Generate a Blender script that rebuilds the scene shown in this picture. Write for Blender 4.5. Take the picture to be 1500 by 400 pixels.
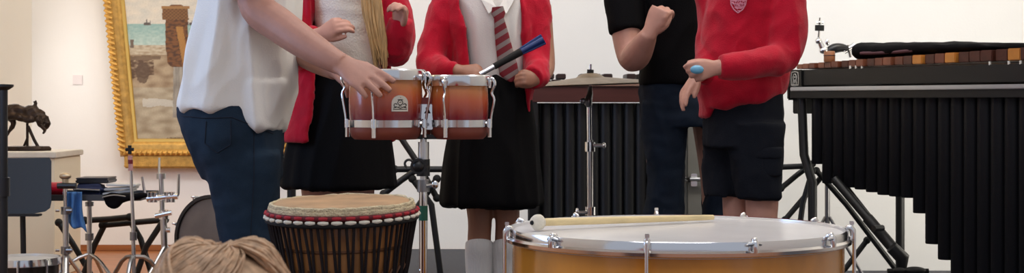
import bpy, bmesh, math, random
from mathutils import Vector, Matrix, noise, Quaternion
from mathutils.bvhtree import BVHTree
random.seed(7)
PI = math.pi
SC = bpy.context.scene
COL = SC.collection
for _o in list(bpy.data.objects):
    bpy.data.objects.remove(_o)

# ------------------------------------------------------------------ camera, world, lamps, exposure
FPX, EYE, HZ = 2200.0, 0.85, 150.0          # focal length in px, eye height, horizon row
cam_d = bpy.data.cameras.new('camera')
cam = bpy.data.objects.new('camera', cam_d); COL.objects.link(cam)
cam.location = (0, 0, EYE); cam.rotation_euler = (PI/2, 0, 0)
cam_d.sensor_fit = 'HORIZONTAL'; cam_d.sensor_width = 36.0
cam_d.lens = 36.0*FPX/1500.0
cam_d.shift_y = -(200.0-HZ)/1500.0
cam_d.clip_end = 100
cam_d.dof.use_dof = True; cam_d.dof.focus_distance = 4.6; cam_d.dof.aperture_fstop = 11.0
SC.camera = cam
SC.view_settings.view_transform = 'Standard'; SC.view_settings.look = 'None'
SC.view_settings.exposure = 0.12; SC.view_settings.gamma = 1.0
SC.view_settings.use_curve_mapping = False
SC.cycles.max_bounces = 6

w = bpy.data.worlds.new('world'); SC.world = w; w.use_nodes = True
w.node_tree.nodes['Background'].inputs[0].default_value = (0.80, 0.86, 1.0, 1)
w.node_tree.nodes['Background'].inputs[1].default_value = 0.46

def area(name, loc, target, sx, sy, power, col):
    d = bpy.data.lights.new(name, 'AREA'); d.shape = 'RECTANGLE'; d.size = sx; d.size_y = sy
    d.energy = power; d.color = col
    o = bpy.data.objects.new(name, d); COL.objects.link(o); o.location = loc
    o.rotation_euler = (Vector(target)-Vector(loc)).to_track_quat('-Z', 'Y').to_euler()
    return o
WARM, COOL, NEUT = (1.0, .84, .60), (.34, .58, 1.0), (1.0, .97, .93)
area('ceiling_lamp_back', (0.2, 5.6, 3.55), (0.2, 8.6, 0.5), 3.6, .7, 62, (.90, .94, 1.0))
area('ceiling_lamp_stage', (0.3, 4.4, 3.5), (0.3, 5.0, 0), 2.6, .8, 20, (1.0, .95, .90))
area('ceiling_lamp_front', (0.0, 1.6, 3.5), (0.0, 3.2, 0.3), 2.6, .8, 30, (.97, .97, 1.0))
area('picture_lamp_left', (-2.0, 7.2, 3.3), (-2.3, 8.6, 1.1), .9, .3, 15, (1.0, .74, .42))
area('warm_lamp_right', (1.9, 5.4, 3.4), (2.0, 7.48, 0.5), 1.4, .4, 27, (1.0, .90, .72))  # unseen warm lamp washing the bare right wall, no picture hangs there
area('window_light_left', (-2.6, 4.5, 1.5), (-0.9, 4.8, 1.0), 1.3, 1.5, 25, COOL)

area('fill_light_far_left', (-2.70, 7.95, 0.9), (0.2, 8.6, 0.1), .7, .9, 5, (1.0, .95, .90))  # added fill to lift the lower back wall, not a real window
area('fill_light_right', (2.62, 6.45, 0.55), (1.2, 7.48, 0.1), .8, .7, 11, (1.0, .95, .84))  # added fill skimming the lower right wall, no window stands here

# ------------------------------------------------------------------ helpers
def P(x, y, Y):
    """the point at depth Y seen at column x, row y of the photograph"""
    return Vector(((x-750.0)/FPX*Y, Y, EYE-(y-HZ)/FPX*Y))

def C(hexs):
    h = hexs.lstrip('#'); r = []
    for i in (0, 2, 4):
        c = int(h[i:i+2], 16)/255.0
        r.append(c/12.92 if c <= .04045 else ((c+.055)/1.055)**2.4)
    return (r[0], r[1], r[2], 1.0)

def mat(name, col, rough=.6, metal=0.0, var=0.0, vscale=8.0, bump=0.0, bscale=60.0, stretch=(1, 1, 1), spec=.5, sheen=0.0, coat=0.0):
    m = bpy.data.materials.new(name); m.use_nodes = True
    nt = m.node_tree; b = nt.nodes['Principled BSDF']
    b.inputs['Roughness'].default_value = rough; b.inputs['Metallic'].default_value = metal
    b.inputs['Specular IOR Level'].default_value = spec
    if sheen: b.inputs['Sheen Weight'].default_value = sheen
    if coat:
        b.inputs['Coat Weight'].default_value = coat; b.inputs['Coat Roughness'].default_value = .08
    c = C(col) if isinstance(col, str) else col
    b.inputs['Base Color'].default_value = c
    tc = nt.nodes.new('ShaderNodeTexCoord'); mp = nt.nodes.new('ShaderNodeMapping')
    mp.inputs['Scale'].default_value = stretch
    nt.links.new(tc.outputs['Object'], mp.inputs['Vector'])
    if var:
        n = nt.nodes.new('ShaderNodeTexNoise'); n.inputs['Scale'].default_value = vscale; n.inputs['Detail'].default_value = 5
        nt.links.new(mp.outputs[0], n.inputs['Vector'])
        r = nt.nodes.new('ShaderNodeValToRGB')
        r.color_ramp.elements[0].position = .3; r.color_ramp.elements[1].position = .7
        r.color_ramp.elements[0].color = tuple(max(0, v*(1-var)) for v in c[:3])+(1,)
        r.color_ramp.elements[1].color = tuple(min(1, v*(1+var)) for v in c[:3])+(1,)
        nt.links.new(n.outputs['Fac'], r.inputs[0]); nt.links.new(r.outputs[0], b.inputs['Base Color'])
    if bump:
        n2 = nt.nodes.new('ShaderNodeTexNoise'); n2.inputs['Scale'].default_value = bscale; n2.inputs['Detail'].default_value = 4
        nt.links.new(mp.outputs[0], n2.inputs['Vector'])
        bp = nt.nodes.new('ShaderNodeBump'); bp.inputs['Strength'].default_value = bump; bp.inputs['Distance'].default_value = .01
        nt.links.new(n2.outputs['Fac'], bp.inputs['Height']); nt.links.new(bp.outputs[0], b.inputs['Normal'])
    return m

def ramp_mat(name, axis, stops, rough=.35, coat=0.0, lo=0.0, hi=1.0, grain=0.0):
    """paint finish that runs along one object axis (a sunburst finish, a striped weave)"""
    m = mat(name, (1, 1, 1, 1), rough, coat=coat); nt = m.node_tree; b = nt.nodes['Principled BSDF']
    tc = nt.nodes.new('ShaderNodeTexCoord'); sp = nt.nodes.new('ShaderNodeSeparateXYZ')
    nt.links.new(tc.outputs['Object'], sp.inputs[0])
    mr = nt.nodes.new('ShaderNodeMapRange'); mr.inputs[1].default_value = lo; mr.inputs[2].default_value = hi
    nt.links.new(sp.outputs[axis], mr.inputs[0])
    fac = mr.outputs[0]
    if grain:
        n = nt.nodes.new('ShaderNodeTexNoise'); n.inputs['Scale'].default_value = 14
        mp = nt.nodes.new('ShaderNodeMapping'); mp.inputs['Scale'].default_value = (3, 3, .4)
        nt.links.new(tc.outputs['Object'], mp.inputs[0]); nt.links.new(mp.outputs[0], n.inputs['Vector'])
        ma = nt.nodes.new('ShaderNodeMath'); ma.operation = 'MULTIPLY_ADD'; ma.inputs[1].default_value = grain; 
        nt.links.new(n.outputs['Fac'], ma.inputs[0]); nt.links.new(fac, ma.inputs[2]); fac = ma.outputs[0]
    r = nt.nodes.new('ShaderNodeValToRGB'); cr = r.color_ramp
    while len(cr.elements) < len(stops): cr.elements.new(.5)
    for e, (p, c) in zip(cr.elements, stops): e.position = p; e.color = C(c)
    nt.links.new(fac, r.inputs[0]); nt.links.new(r.outputs[0], b.inputs['Base Color'])
    return m

def root_of(o):
    while o.parent: o = o.parent
    return o

def obj(name, bm, m, parent=None, smooth=True, ang=40):
    """links the bmesh (world coordinates) as one mesh object"""
    if isinstance(bm, bmesh.types.BMesh):
        bmesh.ops.recalc_face_normals(bm, faces=bm.faces)
        me = bpy.data.meshes.new(name); bm.to_mesh(me); bm.free()
    else: me = bm; me.name = name
    o = bpy.data.objects.new(name, me); COL.objects.link(o)
    if parent is not None:
        me.transform(Matrix.Translation(-root_of(parent).location)); o.parent = parent
    if m is not None:
        me.materials.clear(); me.materials.append(m)
    if smooth:
        for p in me.polygons: p.use_smooth = True
        if ang: me.set_sharp_from_angle(angle=math.radians(ang))
    return o

def tag(o, label, cat, group=None, kind=None):
    if label: o['label'] = label
    if cat: o['category'] = cat
    if group: o['group'] = group
    if kind: o['kind'] = kind
    return o

def thing(name, label, cat, loc=(0, 0, 0), group=None):
    o = bpy.data.objects.new(name, None); COL.objects.link(o)
    o.location = Vector(loc); o.empty_display_size = .05
    return tag(o, label, cat, group)

def struct(name, bm, m, smooth=False):
    o = obj(name, bm, m, None, smooth); o['kind'] = 'structure'; return o

BM = bmesh.new

def box(bm, lo, hi, bev=0.0, M=None):
    lo, hi = Vector(lo), Vector(hi); c = (lo+hi)/2; s = hi-lo
    tmp = BM(); bmesh.ops.create_cube(tmp, size=1)
    bmesh.ops.scale(tmp, vec=s, verts=tmp.verts)
    if bev: bmesh.ops.bevel(tmp, geom=tmp.edges[:], offset=bev, segments=2, affect='EDGES', clamp_overlap=True)
    bmesh.ops.translate(tmp, vec=c, verts=tmp.verts)
    if M is not None: bmesh.ops.transform(tmp, matrix=M, verts=tmp.verts)
    merge(bm, tmp); return bm

def merge(bm, tmp):
    vm = [bm.verts.new(v.co) for v in tmp.verts]
    tmp.verts.index_update()
    for f in tmp.faces: 
        try: bm.faces.new([vm[v.index] for v in f.verts])
        except ValueError: pass
    tmp.free()

def loft(bm, rings, cap=True, closed=False):
    vs = [[bm.verts.new(p) for p in r] for r in rings]
    n = len(vs[0]); k = len(vs)
    for i in range(k if closed else k-1):
        a, b = vs[i], vs[(i+1) % k]
        for j in range(n):
            bm.faces.new((a[j], a[(j+1) % n], b[(j+1) % n], b[j]))
    if cap and not closed:
        for r in (vs[0], vs[-1]):
            c = bm.verts.new(sum((v.co for v in r), Vector())/n)
            for j in range(n): bm.faces.new((r[j], r[(j+1) % n], c))
    return bm

def crom(pts, sub):
    """Catmull-Rom through tuples"""
    out = []; n = len(pts)
    for i in range(n-1):
        p0 = pts[max(i-1, 0)]; p1 = pts[i]; p2 = pts[i+1]; p3 = pts[min(i+2, n-1)]
        for s in range(sub):
            t = s/sub; t2 = t*t; t3 = t2*t
            out.append(tuple(.5*(2*b+(c-a)*t+(2*a-5*b+4*c-d)*t2+(-a+3*b-3*c+d)*t3) for a, b, c, d in zip(p0, p1, p2, p3)))
    out.append(tuple(pts[-1])); return out

def tube(bm, path, rad, n=12, sub=1, flat=None, up=None, cap=True, closed=False):
    """path of points; rad one number or one per point; flat = second-axis scale"""
    if not isinstance(rad, (list, tuple)): rad = [rad]*len(path)
    pts = [(p[0], p[1], p[2], r) for p, r in zip(path, rad)]
    if sub > 1: pts = crom(pts, sub)
    ps = [Vector(p[:3]) for p in pts]; rs = [p[3] for p in pts]
    rings = []; prev = None
    for i, p in enumerate(ps):
        if closed: t = ps[(i+1) % len(ps)]-ps[i-1]
        else: t = ps[min(i+1, len(ps)-1)]-ps[max(i-1, 0)]
        if t.length < 1e-9: t = Vector((0, 0, 1))
        t.normalize()
        if prev is None:
            a = Vector(up) if up is not None else (Vector((0, 0, 1)) if abs(t.z) < .9 else Vector((0, 1, 0)))
        else: a = prev
        u = (a-t*a.dot(t)).normalized(); v = t.cross(u); prev = u
        f = flat or 1.0
        rings.append([p+u*(rs[i]*f*math.cos(2*PI*j/n))+v*(rs[i]*math.sin(2*PI*j/n)) for j in range(n)])
    return loft(bm, rings, cap, closed)

def rod(bm, p, q, r, n=12, r2=None):
    p, q = Vector(p), Vector(q)
    return tube(bm, [p, q], [r, r if r2 is None else r2], n)

def lathe(bm, prof, c=(0, 0, 0), n=48, axis=(0, 0, 1), closed=False, ex=None):
    """profile of (radius, height) turned about axis through c"""
    c = Vector(c); ax = Vector(axis).normalized()
    q = Vector((0, 0, 1)).rotation_difference(ax)
    rings = []
    for j in range(n):
        a = 2*PI*j/n
        rings.append([c+q @ Vector((r*math.cos(a), r*math.sin(a), h)) for r, h in prof])
    vs = [[bm.verts.new(p) for p in r] for r in rings]; k = len(prof)
    for j in range(n):
        a, b = vs[j], vs[(j+1) % n]
        for i in range(k if closed else k-1):
            i2 = (i+1) % k
            bm.faces.new((a[i], b[i], b[i2], a[i2]))
    bmesh.ops.remove_doubles(bm, verts=[v for r in vs for v in r], dist=1e-6)
    return bm

def ball(bm, c, r, sc=(1, 1, 1), n=16, M=None):
    tmp = BM(); bmesh.ops.create_uvsphere(tmp, u_segments=n, v_segments=max(6, n*2//3), radius=r)
    bmesh.ops.scale(tmp, vec=sc, verts=tmp.verts)
    if M is not None: bmesh.ops.transform(tmp, matrix=M, verts=tmp.verts)
    bmesh.ops.translate(tmp, vec=c, verts=tmp.verts); merge(bm, tmp); return bm

def sil(bm, rows, Y, sub=4, n=40, e=2.3, grow=0.0):
    """body volume from rows (y, xl, xr, half depth in m[, depth shift in m]) standing at depth Y"""
    rows = [tuple(r)+(0.0,)*(5-len(r)) for r in rows]
    rings = []
    for y, xl, xr, tk, dy in crom(rows, sub):
        Yc = Y+dy; a, b = P(xl, y, Yc), P(xr, y, Yc)
        c = (a+b)/2; hw = (b-a).length/2+grow; t = tk+grow
        ring = []
        for j in range(n):
            th = 2*PI*j/n; ct, st = math.cos(th), math.sin(th)
            ring.append(Vector((c.x+hw*math.copysign(abs(ct)**(2/e), ct), c.y+t*math.copysign(abs(st)**(2/e), st), c.z)))
        rings.append(ring)
    return loft(bm, rings)

def remesh(bm, voxel=.006, smooth=3, fold=None, seed=0, factor=.5):
    """joins overlapping closed volumes into one continuous surface; fold = list of (amplitude, (fx, fy, fz))"""
    bmesh.ops.recalc_face_normals(bm, faces=bm.faces)
    me = bpy.data.meshes.new('tmp'); bm.to_mesh(me); bm.free()
    o = bpy.data.objects.new('tmp', me); COL.objects.link(o)
    r = o.modifiers.new('r', 'REMESH'); r.mode = 'VOXEL'; r.voxel_size = voxel
    if smooth:
        s = o.modifiers.new('s', 'SMOOTH'); s.iterations = smooth; s.factor = factor
    dg = bpy.context.evaluated_depsgraph_get()
    out = bpy.data.meshes.new_from_object(o.evaluated_get(dg))
    bpy.data.objects.remove(o); bpy.data.meshes.remove(me)
    if fold:
        off = Vector((seed*3.7, seed*1.3, seed*2.1))
        nrm = [v.normal.copy() for v in out.vertices]
        for v, nn in zip(out.vertices, nrm):
            d = 0
            for amp, fr in fold:
                q = Vector((v.co.x*fr[0], v.co.y*fr[1], v.co.z*fr[2]))+off
                h = noise.noise(q+Vector((noise.noise(q*.6)*.8, 0, 0)))
                d += amp*(1-2*abs(h)*1.6)*.5 if amp > 0 else -amp*h
            v.co += nn*d
    return out

def arc_shell(bm, rows, Y, a0, a1, th=.008, n=30, sub=4, e=2.3):
    """open-fronted garment: the row outline between two angles, with thickness; rows (y, xl, xr, half depth, dy, a0, a1 in degrees)"""
    rings = []
    rows = [tuple(r)+(0.0,)*(5-len(r)) if len(r) < 6 else tuple(r) for r in rows]
    rows = [r if len(r) == 7 else tuple(r)+(a0, a1) for r in rows]
    for y, xl, xr, tk, dy, b0, b1 in crom(rows, sub):
        Yc = Y+dy; A, B = P(xl, y, Yc), P(xr, y, Yc); c = (A+B)/2; hw = (B-A).length/2
        outr, inr = [], []
        for j in range(n+1):
            t = math.radians(b0+(b1-b0)*j/n); ct, st = math.cos(t), math.sin(t)
            ct, st = math.copysign(abs(ct)**(2/e), ct), math.copysign(abs(st)**(2/e), st)
            outr.append(Vector((c.x+hw*ct, c.y+tk*st, c.z))); inr.append(Vector((c.x+(hw-th)*ct, c.y+(tk-th)*st, c.z)))
        rings.append(outr+inr[::-1])
    vs = [[bm.verts.new(p) for p in r] for r in rings]; m = len(vs[0])
    for a, b in zip(vs[:-1], vs[1:]):
        for j in range(m): bm.faces.new((a[j], a[(j+1) % m], b[(j+1) % m], b[j]))
    for r in (vs[0], vs[-1]):
        for j in range(n): bm.faces.new((r[j], r[j+1], r[m-2-j], r[m-1-j]))
    return bm

def hand(bm, wrist, d, nrm, thumb=1, s=1.0, curl=(20, 30, 35, 40), spread=4.0, tcurl=20, tout=45, wr=.026, pw=1.0):
    """palm, four unequal jointed fingers, and a thumb from the palm's side; d = along the hand, nrm = out of the back of the hand"""
    d = Vector(d).normalized(); nrm = Vector(nrm); nrm = (nrm-d*nrm.dot(d)).normalized()
    side = d.cross(nrm)*thumb                       # towards the thumb
    W = Vector(wrist)
    secs = [(-.012, wr, wr*.78, 0), (.02, .030*s, .019*s, 0), (.05, .039*s, .016*s, .002), (.078, .041*s, .014*s, 0), (.092*s+.004, .036*s, .010*s, -.001)]
    rings = []
    for l, a, b, o in secs:
        c = W+d*(l*s)+side*o
        rings.append([c+side*(a*(pw if l > 0 else 1)*math.cos(2*PI*j/14))+nrm*(b*math.sin(2*PI*j/14)) for j in range(14)])
    loft(bm, rings)
    L = (.073, .081, .075, .058); R = (.0096, .0099, .0094, .0083)
    for i in range(4):
        base = W+d*(.086*s-(.004*s if i == 0 else 0)-(.010*s if i == 3 else 0))+side*((.029-.0195*i)*s*pw)
        ang = math.radians(spread*(1.5-i))
        fd = (d*math.cos(ang)+side*math.sin(ang)).normalized()
        pts = [base-fd*.02*s, base]; fw = (1+pw)/2; rad = [R[i]*s*1.0*fw, R[i]*s*1.08*fw]; n2 = nrm.copy(); f2 = fd.copy(); p = base.copy()
        for k, fr in enumerate((.45, .31, .24)):
            c = math.radians(curl[i]*(1, 1.15, .8)[k])
            ax = f2.cross(n2).normalized(); q = Quaternion(ax, -c)
            f2 = (q @ f2).normalized(); n2 = q @ n2
            p = p+f2*(L[i]*s*fr); pts.append(p.copy()); rad.append(R[i]*s*fw*(1.0, .92, .70)[k])
        tube(bm, pts, rad, 10, 3)
    b = W+d*(.022*s)+side*(.022*s)-nrm*.006*s
    a = math.radians(tout); td = (d*math.cos(a)+side*math.sin(a)-nrm*.25).normalized()
    pts = [b, b+td*.03*s]; rad = [.0135*s, .0115*s]; p = pts[-1].copy(); f2 = td.copy()
    for k, l in enumerate((.032, .026)):
        q = Quaternion(nrm, math.radians(tcurl)*thumb*(1 if k == 0 else .7))
        f2 = (q @ f2).normalized()
        p = p+f2*l*s; pts.append(p.copy()); rad.append((.0100, .0075)[k]*s)
    tube(bm, pts, rad, 10, 3)

def head(bm, c, fwd, h):
    """head of height h with nose, brow, lips, chin, ears and neck; c = centre; fwd horizontal"""
    f = Vector(fwd).normalized(); up = Vector((0, 0, 1)); s = f.cross(up)
    M = Matrix((s, f, up)).transposed().to_4x4(); c = Vector(c)
    q = lambda a, b, d: c+s*(a*h)+f*(b*h)+up*(d*h)
    ball(bm, q(0, -.04, .10), h*.40, (.86, 1.0, .98), 24, M)
    ball(bm, q(0, .06, -.16), h*.31, (.86, .95, 1.1), 20, M)
    ball(bm, q(0, .20, -.40), h*.10, (1.3, .9, .8), 12, M)
    tube(bm, [q(0, .33, .05), q(0, .42, -.10), q(0, .36, -.14)], [h*.035, h*.06, h*.05], 10, 3)
    ball(bm, q(0, .32, -.245), h*.07, (1.7, .6, .35), 12, M); ball(bm, q(0, .315, -.29), h*.07, (1.5, .6, .4), 12, M)
    ball(bm, q(0, .30, .08), h*.09, (2.6, .5, .5), 12, M)
    for k in (-1, 1): ball(bm, q(.35*k, -.02, -.03), h*.11, (.35, .7, 1.1), 12, M)
    tube(bm, [q(0, -.08, -.25), q(0, -.10, -.72)], [h*.24, h*.27], 18)

def eyes(parent, c, fwd, h):
    f = Vector(fwd).normalized(); up = Vector((0, 0, 1)); s = f.cross(up); c = Vector(c)
    for k in (-1, 1):
        e = BM(); ball(e, c+s*(.15*h*k)+f*(.315*h)+up*(.0*h), h*.042, (1, 1, 1), 12)
        eo = obj('eye', e, M_['eye'], parent)
        e = BM(); ball(e, c+s*(.15*h*k)+f*(.338*h), h*.022, (1, 1, 1), 10); obj('iris', e, M_['iris'], eo)

def hair_cap(c, fwd, h, drop=.0):
    f = Vector(fwd).normalized(); up = Vector((0, 0, 1)); s = f.cross(up); c = Vector(c)
    M = Matrix((s, f, up)).transposed().to_4x4()
    b = BM(); ball(b, c-f*(.09*h)+up*(.15*h), h*.43, (.90, 1.0, .95), 24, M)
    if drop: ball(b, c-f*(.16*h)-up*(.12*h), h*.36, (.98, .85, 1.0+drop), 20, M)
    return remesh(b, .008, 3, [(-.006, (60, 60, 14))])

# ------------------------------------------------------------------ shared materials
M_ = {}
M_['skin'] = mat('skin_light', '#b38373', .5, var=.06, vscale=30, bump=.05, bscale=200)
M_['skin2'] = mat('skin_tan', '#a06f58', .5, var=.06, vscale=30)
M_['skin3'] = mat('skin_rosy', '#c48f7d', .5, var=.06, vscale=30)
M_['eye'] = mat('eye_white', '#e8e6e2', .2); M_['iris'] = mat('iris_brown', '#4a3020', .2)
M_['chrome'] = mat('chrome', (.80, .80, .81, 1), .14, 1.0)
M_['steel'] = mat('brushed_steel', (.62, .61, .60, 1), .30, 1.0)
M_['dsteel'] = mat('dark_steel', (.30, .30, .31, 1), .3, 1.0)
M_['black'] = mat('black_powder_coat', '#0a0a0c', .5, bump=.03, bscale=300)
M_['bplastic'] = mat('black_plastic', '#151518', .35)
M_['rubber'] = mat('black_rubber', '#0e0e0e', .8)
M_['red_knit'] = mat('red_knit', '#b80428', .85, var=.12, vscale=20, bump=.25, bscale=260, sheen=.15, spec=.25)
M_['white_cotton'] = mat('white_cotton', '#e9e6e0', .8, bump=.12, bscale=220, spec=.3)
M_['black_cloth'] = mat('black_cloth', '#08070a', .85, bump=.15, bscale=260, spec=.12)
M_['denim'] = mat('blue_denim', '#1d2d3d', .85, var=.45, vscale=7, bump=.25, bscale=420, spec=.2)
M_['shoe'] = mat('black_leather', '#101012', .4)
M_['gold'] = mat('gilded_wood', '#c59a50', .42, .45, var=.25, vscale=30, bump=.2, bscale=120)
M_['drumhead'] = mat('clear_coated_drumhead', '#eceae9', .25, var=.05, vscale=7, spec=.5)
M_['blue_grip'] = mat('blue_rubber_grip', '#12306e', .4)

# ------------------------------------------------------------------ the setting
XL, XR, YB, HC = -2.75, 2.67, 8.6, 3.7
wall_m = mat('cream_wall_paint', '#efeeec', .8, var=.025, vscale=1.5, bump=.05, bscale=90, spec=.2)
lwall_m = mat('side_wall_paint', '#efeae0', .8, var=.025, vscale=1.5, bump=.05, bscale=90, spec=.2)
struct('wall_back', box(BM(), (XL-.2, YB, -.05), (XR+.2, YB+.15, HC)), wall_m)
struct('wall_recess', box(BM(), (1.26, 7.48, -.05), (XR, YB+.02, HC)), wall_m)
struct('wall_left', box(BM(), (XL-.15, 1.2, -.05), (XL, YB, HC)), lwall_m)
struct('wall_right', box(BM(), (XR, 1.2, -.05), (XR+.15, YB, HC)), lwall_m)
struct('ceiling', box(BM(), (XL-.2, 2.2, HC), (XR+.2, YB+.15, HC+.1)), mat('white_ceiling', '#e9e6df', .9))
floor_m = mat('oak_floorboards', '#a5683c', .35, var=.25, vscale=5, stretch=(.6, 8, 1))
struct('floor', box(BM(), (XL-.15, -9.0, -.1), (XR+.15, YB, 0)), floor_m)
struct('trim_1', box(BM(), (-1.25, 2.6, 0), (XR-.02, YB-.02, .012)), mat('grey_stage_carpet', '#4b4c52', .95, var=.12, vscale=60, bump=.3, bscale=300))
base_m = mat('oak_baseboard', '#9a5f36', .45, var=.2, vscale=6, stretch=(.5, .5, 6))
struct('baseboard_back', box(BM(), (XL, YB-.018, 0), (-1.25, YB, .035), .003), base_m)
struct('baseboard_left', box(BM(), (XL, 1.2, 0), (XL+.018, YB-.02, .035), .003), base_m)
struct('baseboard_right', box(BM(), (XR-.018, 1.2, 0), (XR, YB-.02, .035), .003), base_m)

# ------------------------------------------------------------------ concert bass drum
def bass_drum():
    Y = 3.7; zt = .541; R = .405; c = P(991, 335, Y); c.z = 0
    t = thing('bass_drum', 'large bass drum lying flat with orange wooden shell and chrome hoop', 'drum', (c.x, c.y, 0))
    z0 = .12
    wood = mat('orange_maple_veneer', '#d98f34', .22, var=.25, vscale=6, stretch=(1.2, 1.2, .5), coat=.6)
    b = BM(); lathe(b, [(R-.012, z0), (R, z0), (R, zt-.02), (R-.012, zt-.02)], c, 96, closed=True); obj('shell', b, wood, t)
    b = BM(); lathe(b, [(0, zt-.004), (R*.5, zt-.004), (R-.004, zt-.005), (R+.004, zt-.012), (R+.004, zt-.035)], c, 96); obj('drum_head', b, M_['drumhead'], t)
    b = BM(); lathe(b, [(R+.009, zt-.017), (R+.009, zt-.001), (R+.007, zt+.002), (R+.003, zt+.001), (R+.003, zt-.031), (R+.011, zt-.033), (R+.017, zt-.030), (R+.018, zt-.022), (R+.013, zt-.017)], c, 128, closed=True)
    obj('hoop', b, M_['chrome'], t)
    b = BM(); lathe(b, [(R+.003, z0-.02), (R+.012, z0-.02), (R+.012, z0+.02), (R+.003, z0+.02)], c, 96, closed=True); obj('hoop', b, M_['chrome'], t)
    b = BM(); lathe(b, [(0, z0-.005), (R, z0-.005), (R+.003, z0+.01)], c, 64); obj('drum_head', b, M_['drumhead'], t)
    for k in range(11):
        a = math.radians(-90-15+32.7*k); d = Vector((math.cos(a), math.sin(a), 0)); s = Vector((-d.y, d.x, 0))
        q = lambda r, z: c+d*r+Vector((0, 0, z))
        b = BM()
        tube(b, [q(R+.004, zt+.003), q(R+.012, zt+.005), q(R+.020, zt-.002), q(R+.021, zt-.022)], [.004, .0065, .0075, .006], 10, 3)
        ball(b, q(R+.016, zt+.006), .0065, (1, 1, 1))
        cl = obj('claw', b, M_['chrome'], t)
        long = k % 3 == 0
        if long:
            b = BM(); rod(b, q(R+.018, zt+.004), q(R+.018, zt+.014), .0045); box(b, q(R+.018, zt+.016)-Vector((.005, .005, .004)), q(R+.018, zt+.016)+Vector((.005, .005, .004)), .001)
            rod(b, q(R+.024, zt), q(R+.024, z0), .0045)
            ro = obj('tension_rod', b, M_['chrome'], t)
            b = BM(); rod(b, q(R+.002, .36), q(R+.032, .36), .013, 14); rod(b, q(R+.024, .32), q(R+.024, .40), .009); obj('lug', b, M_['chrome'], ro)
        else:
            b = BM(); tube(b, [q(R+.015, zt-.004)-s*.016, q(R+.021, zt-.001), q(R+.015, zt-.004)+s*.016], [.0035, .0055, .0035], 8, 3); obj('thumb_screw', b, M_['chrome'], cl)
    for k in range(3):
        a = math.radians(30+120*k); d = Vector((math.cos(a), math.sin(a), 0)); b = BM()
        rod(b, c+d*(R-.05)+Vector((0, 0, .115)), c+d*(R+.03)+Vector((0, 0, .0)), .012); obj('foot', b, M_['black'], t)
bass_drum()

def mallet():
    a = P(788, 324, 3.66); a.z = .537+.0205; e = P(1042, 318, 3.93); e.z = .537+.012
    t = thing('drum_mallet', 'long wooden drum mallet with round white felt head lying on the drumhead', 'mallet', (a.x, a.y, .541))
    d = (e-a).normalized()
    b = BM(); tube(b, [a-d*.015, a+d*.05, a+(e-a)*.5, e-d*.02, e], [.0095, .0095, .0090, .0072, .006], 16, 2); obj('handle', b, mat('pale_maple', '#ead3a0', .4, var=.1, vscale=9, stretch=(1, 4, 4)), t)
    b = BM(); ball(b, a, .0200, (1, 1, 1), 20)
    me = remesh(b, .003, 2, [(-.0015, (90, 90, 90))]); obj('felt_head', me, mat('white_felt', '#e9e1cf', .95, bump=.3, bscale=250), t)
    b = BM(); ax = (Vector((-.75, -.65, 0))).normalized(); q = a+ax*.0190; tube(b, [q, q+ax*.003], [.006, .005], 12); obj('end_screw', b, M_['rubber'], t)
mallet()

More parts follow.
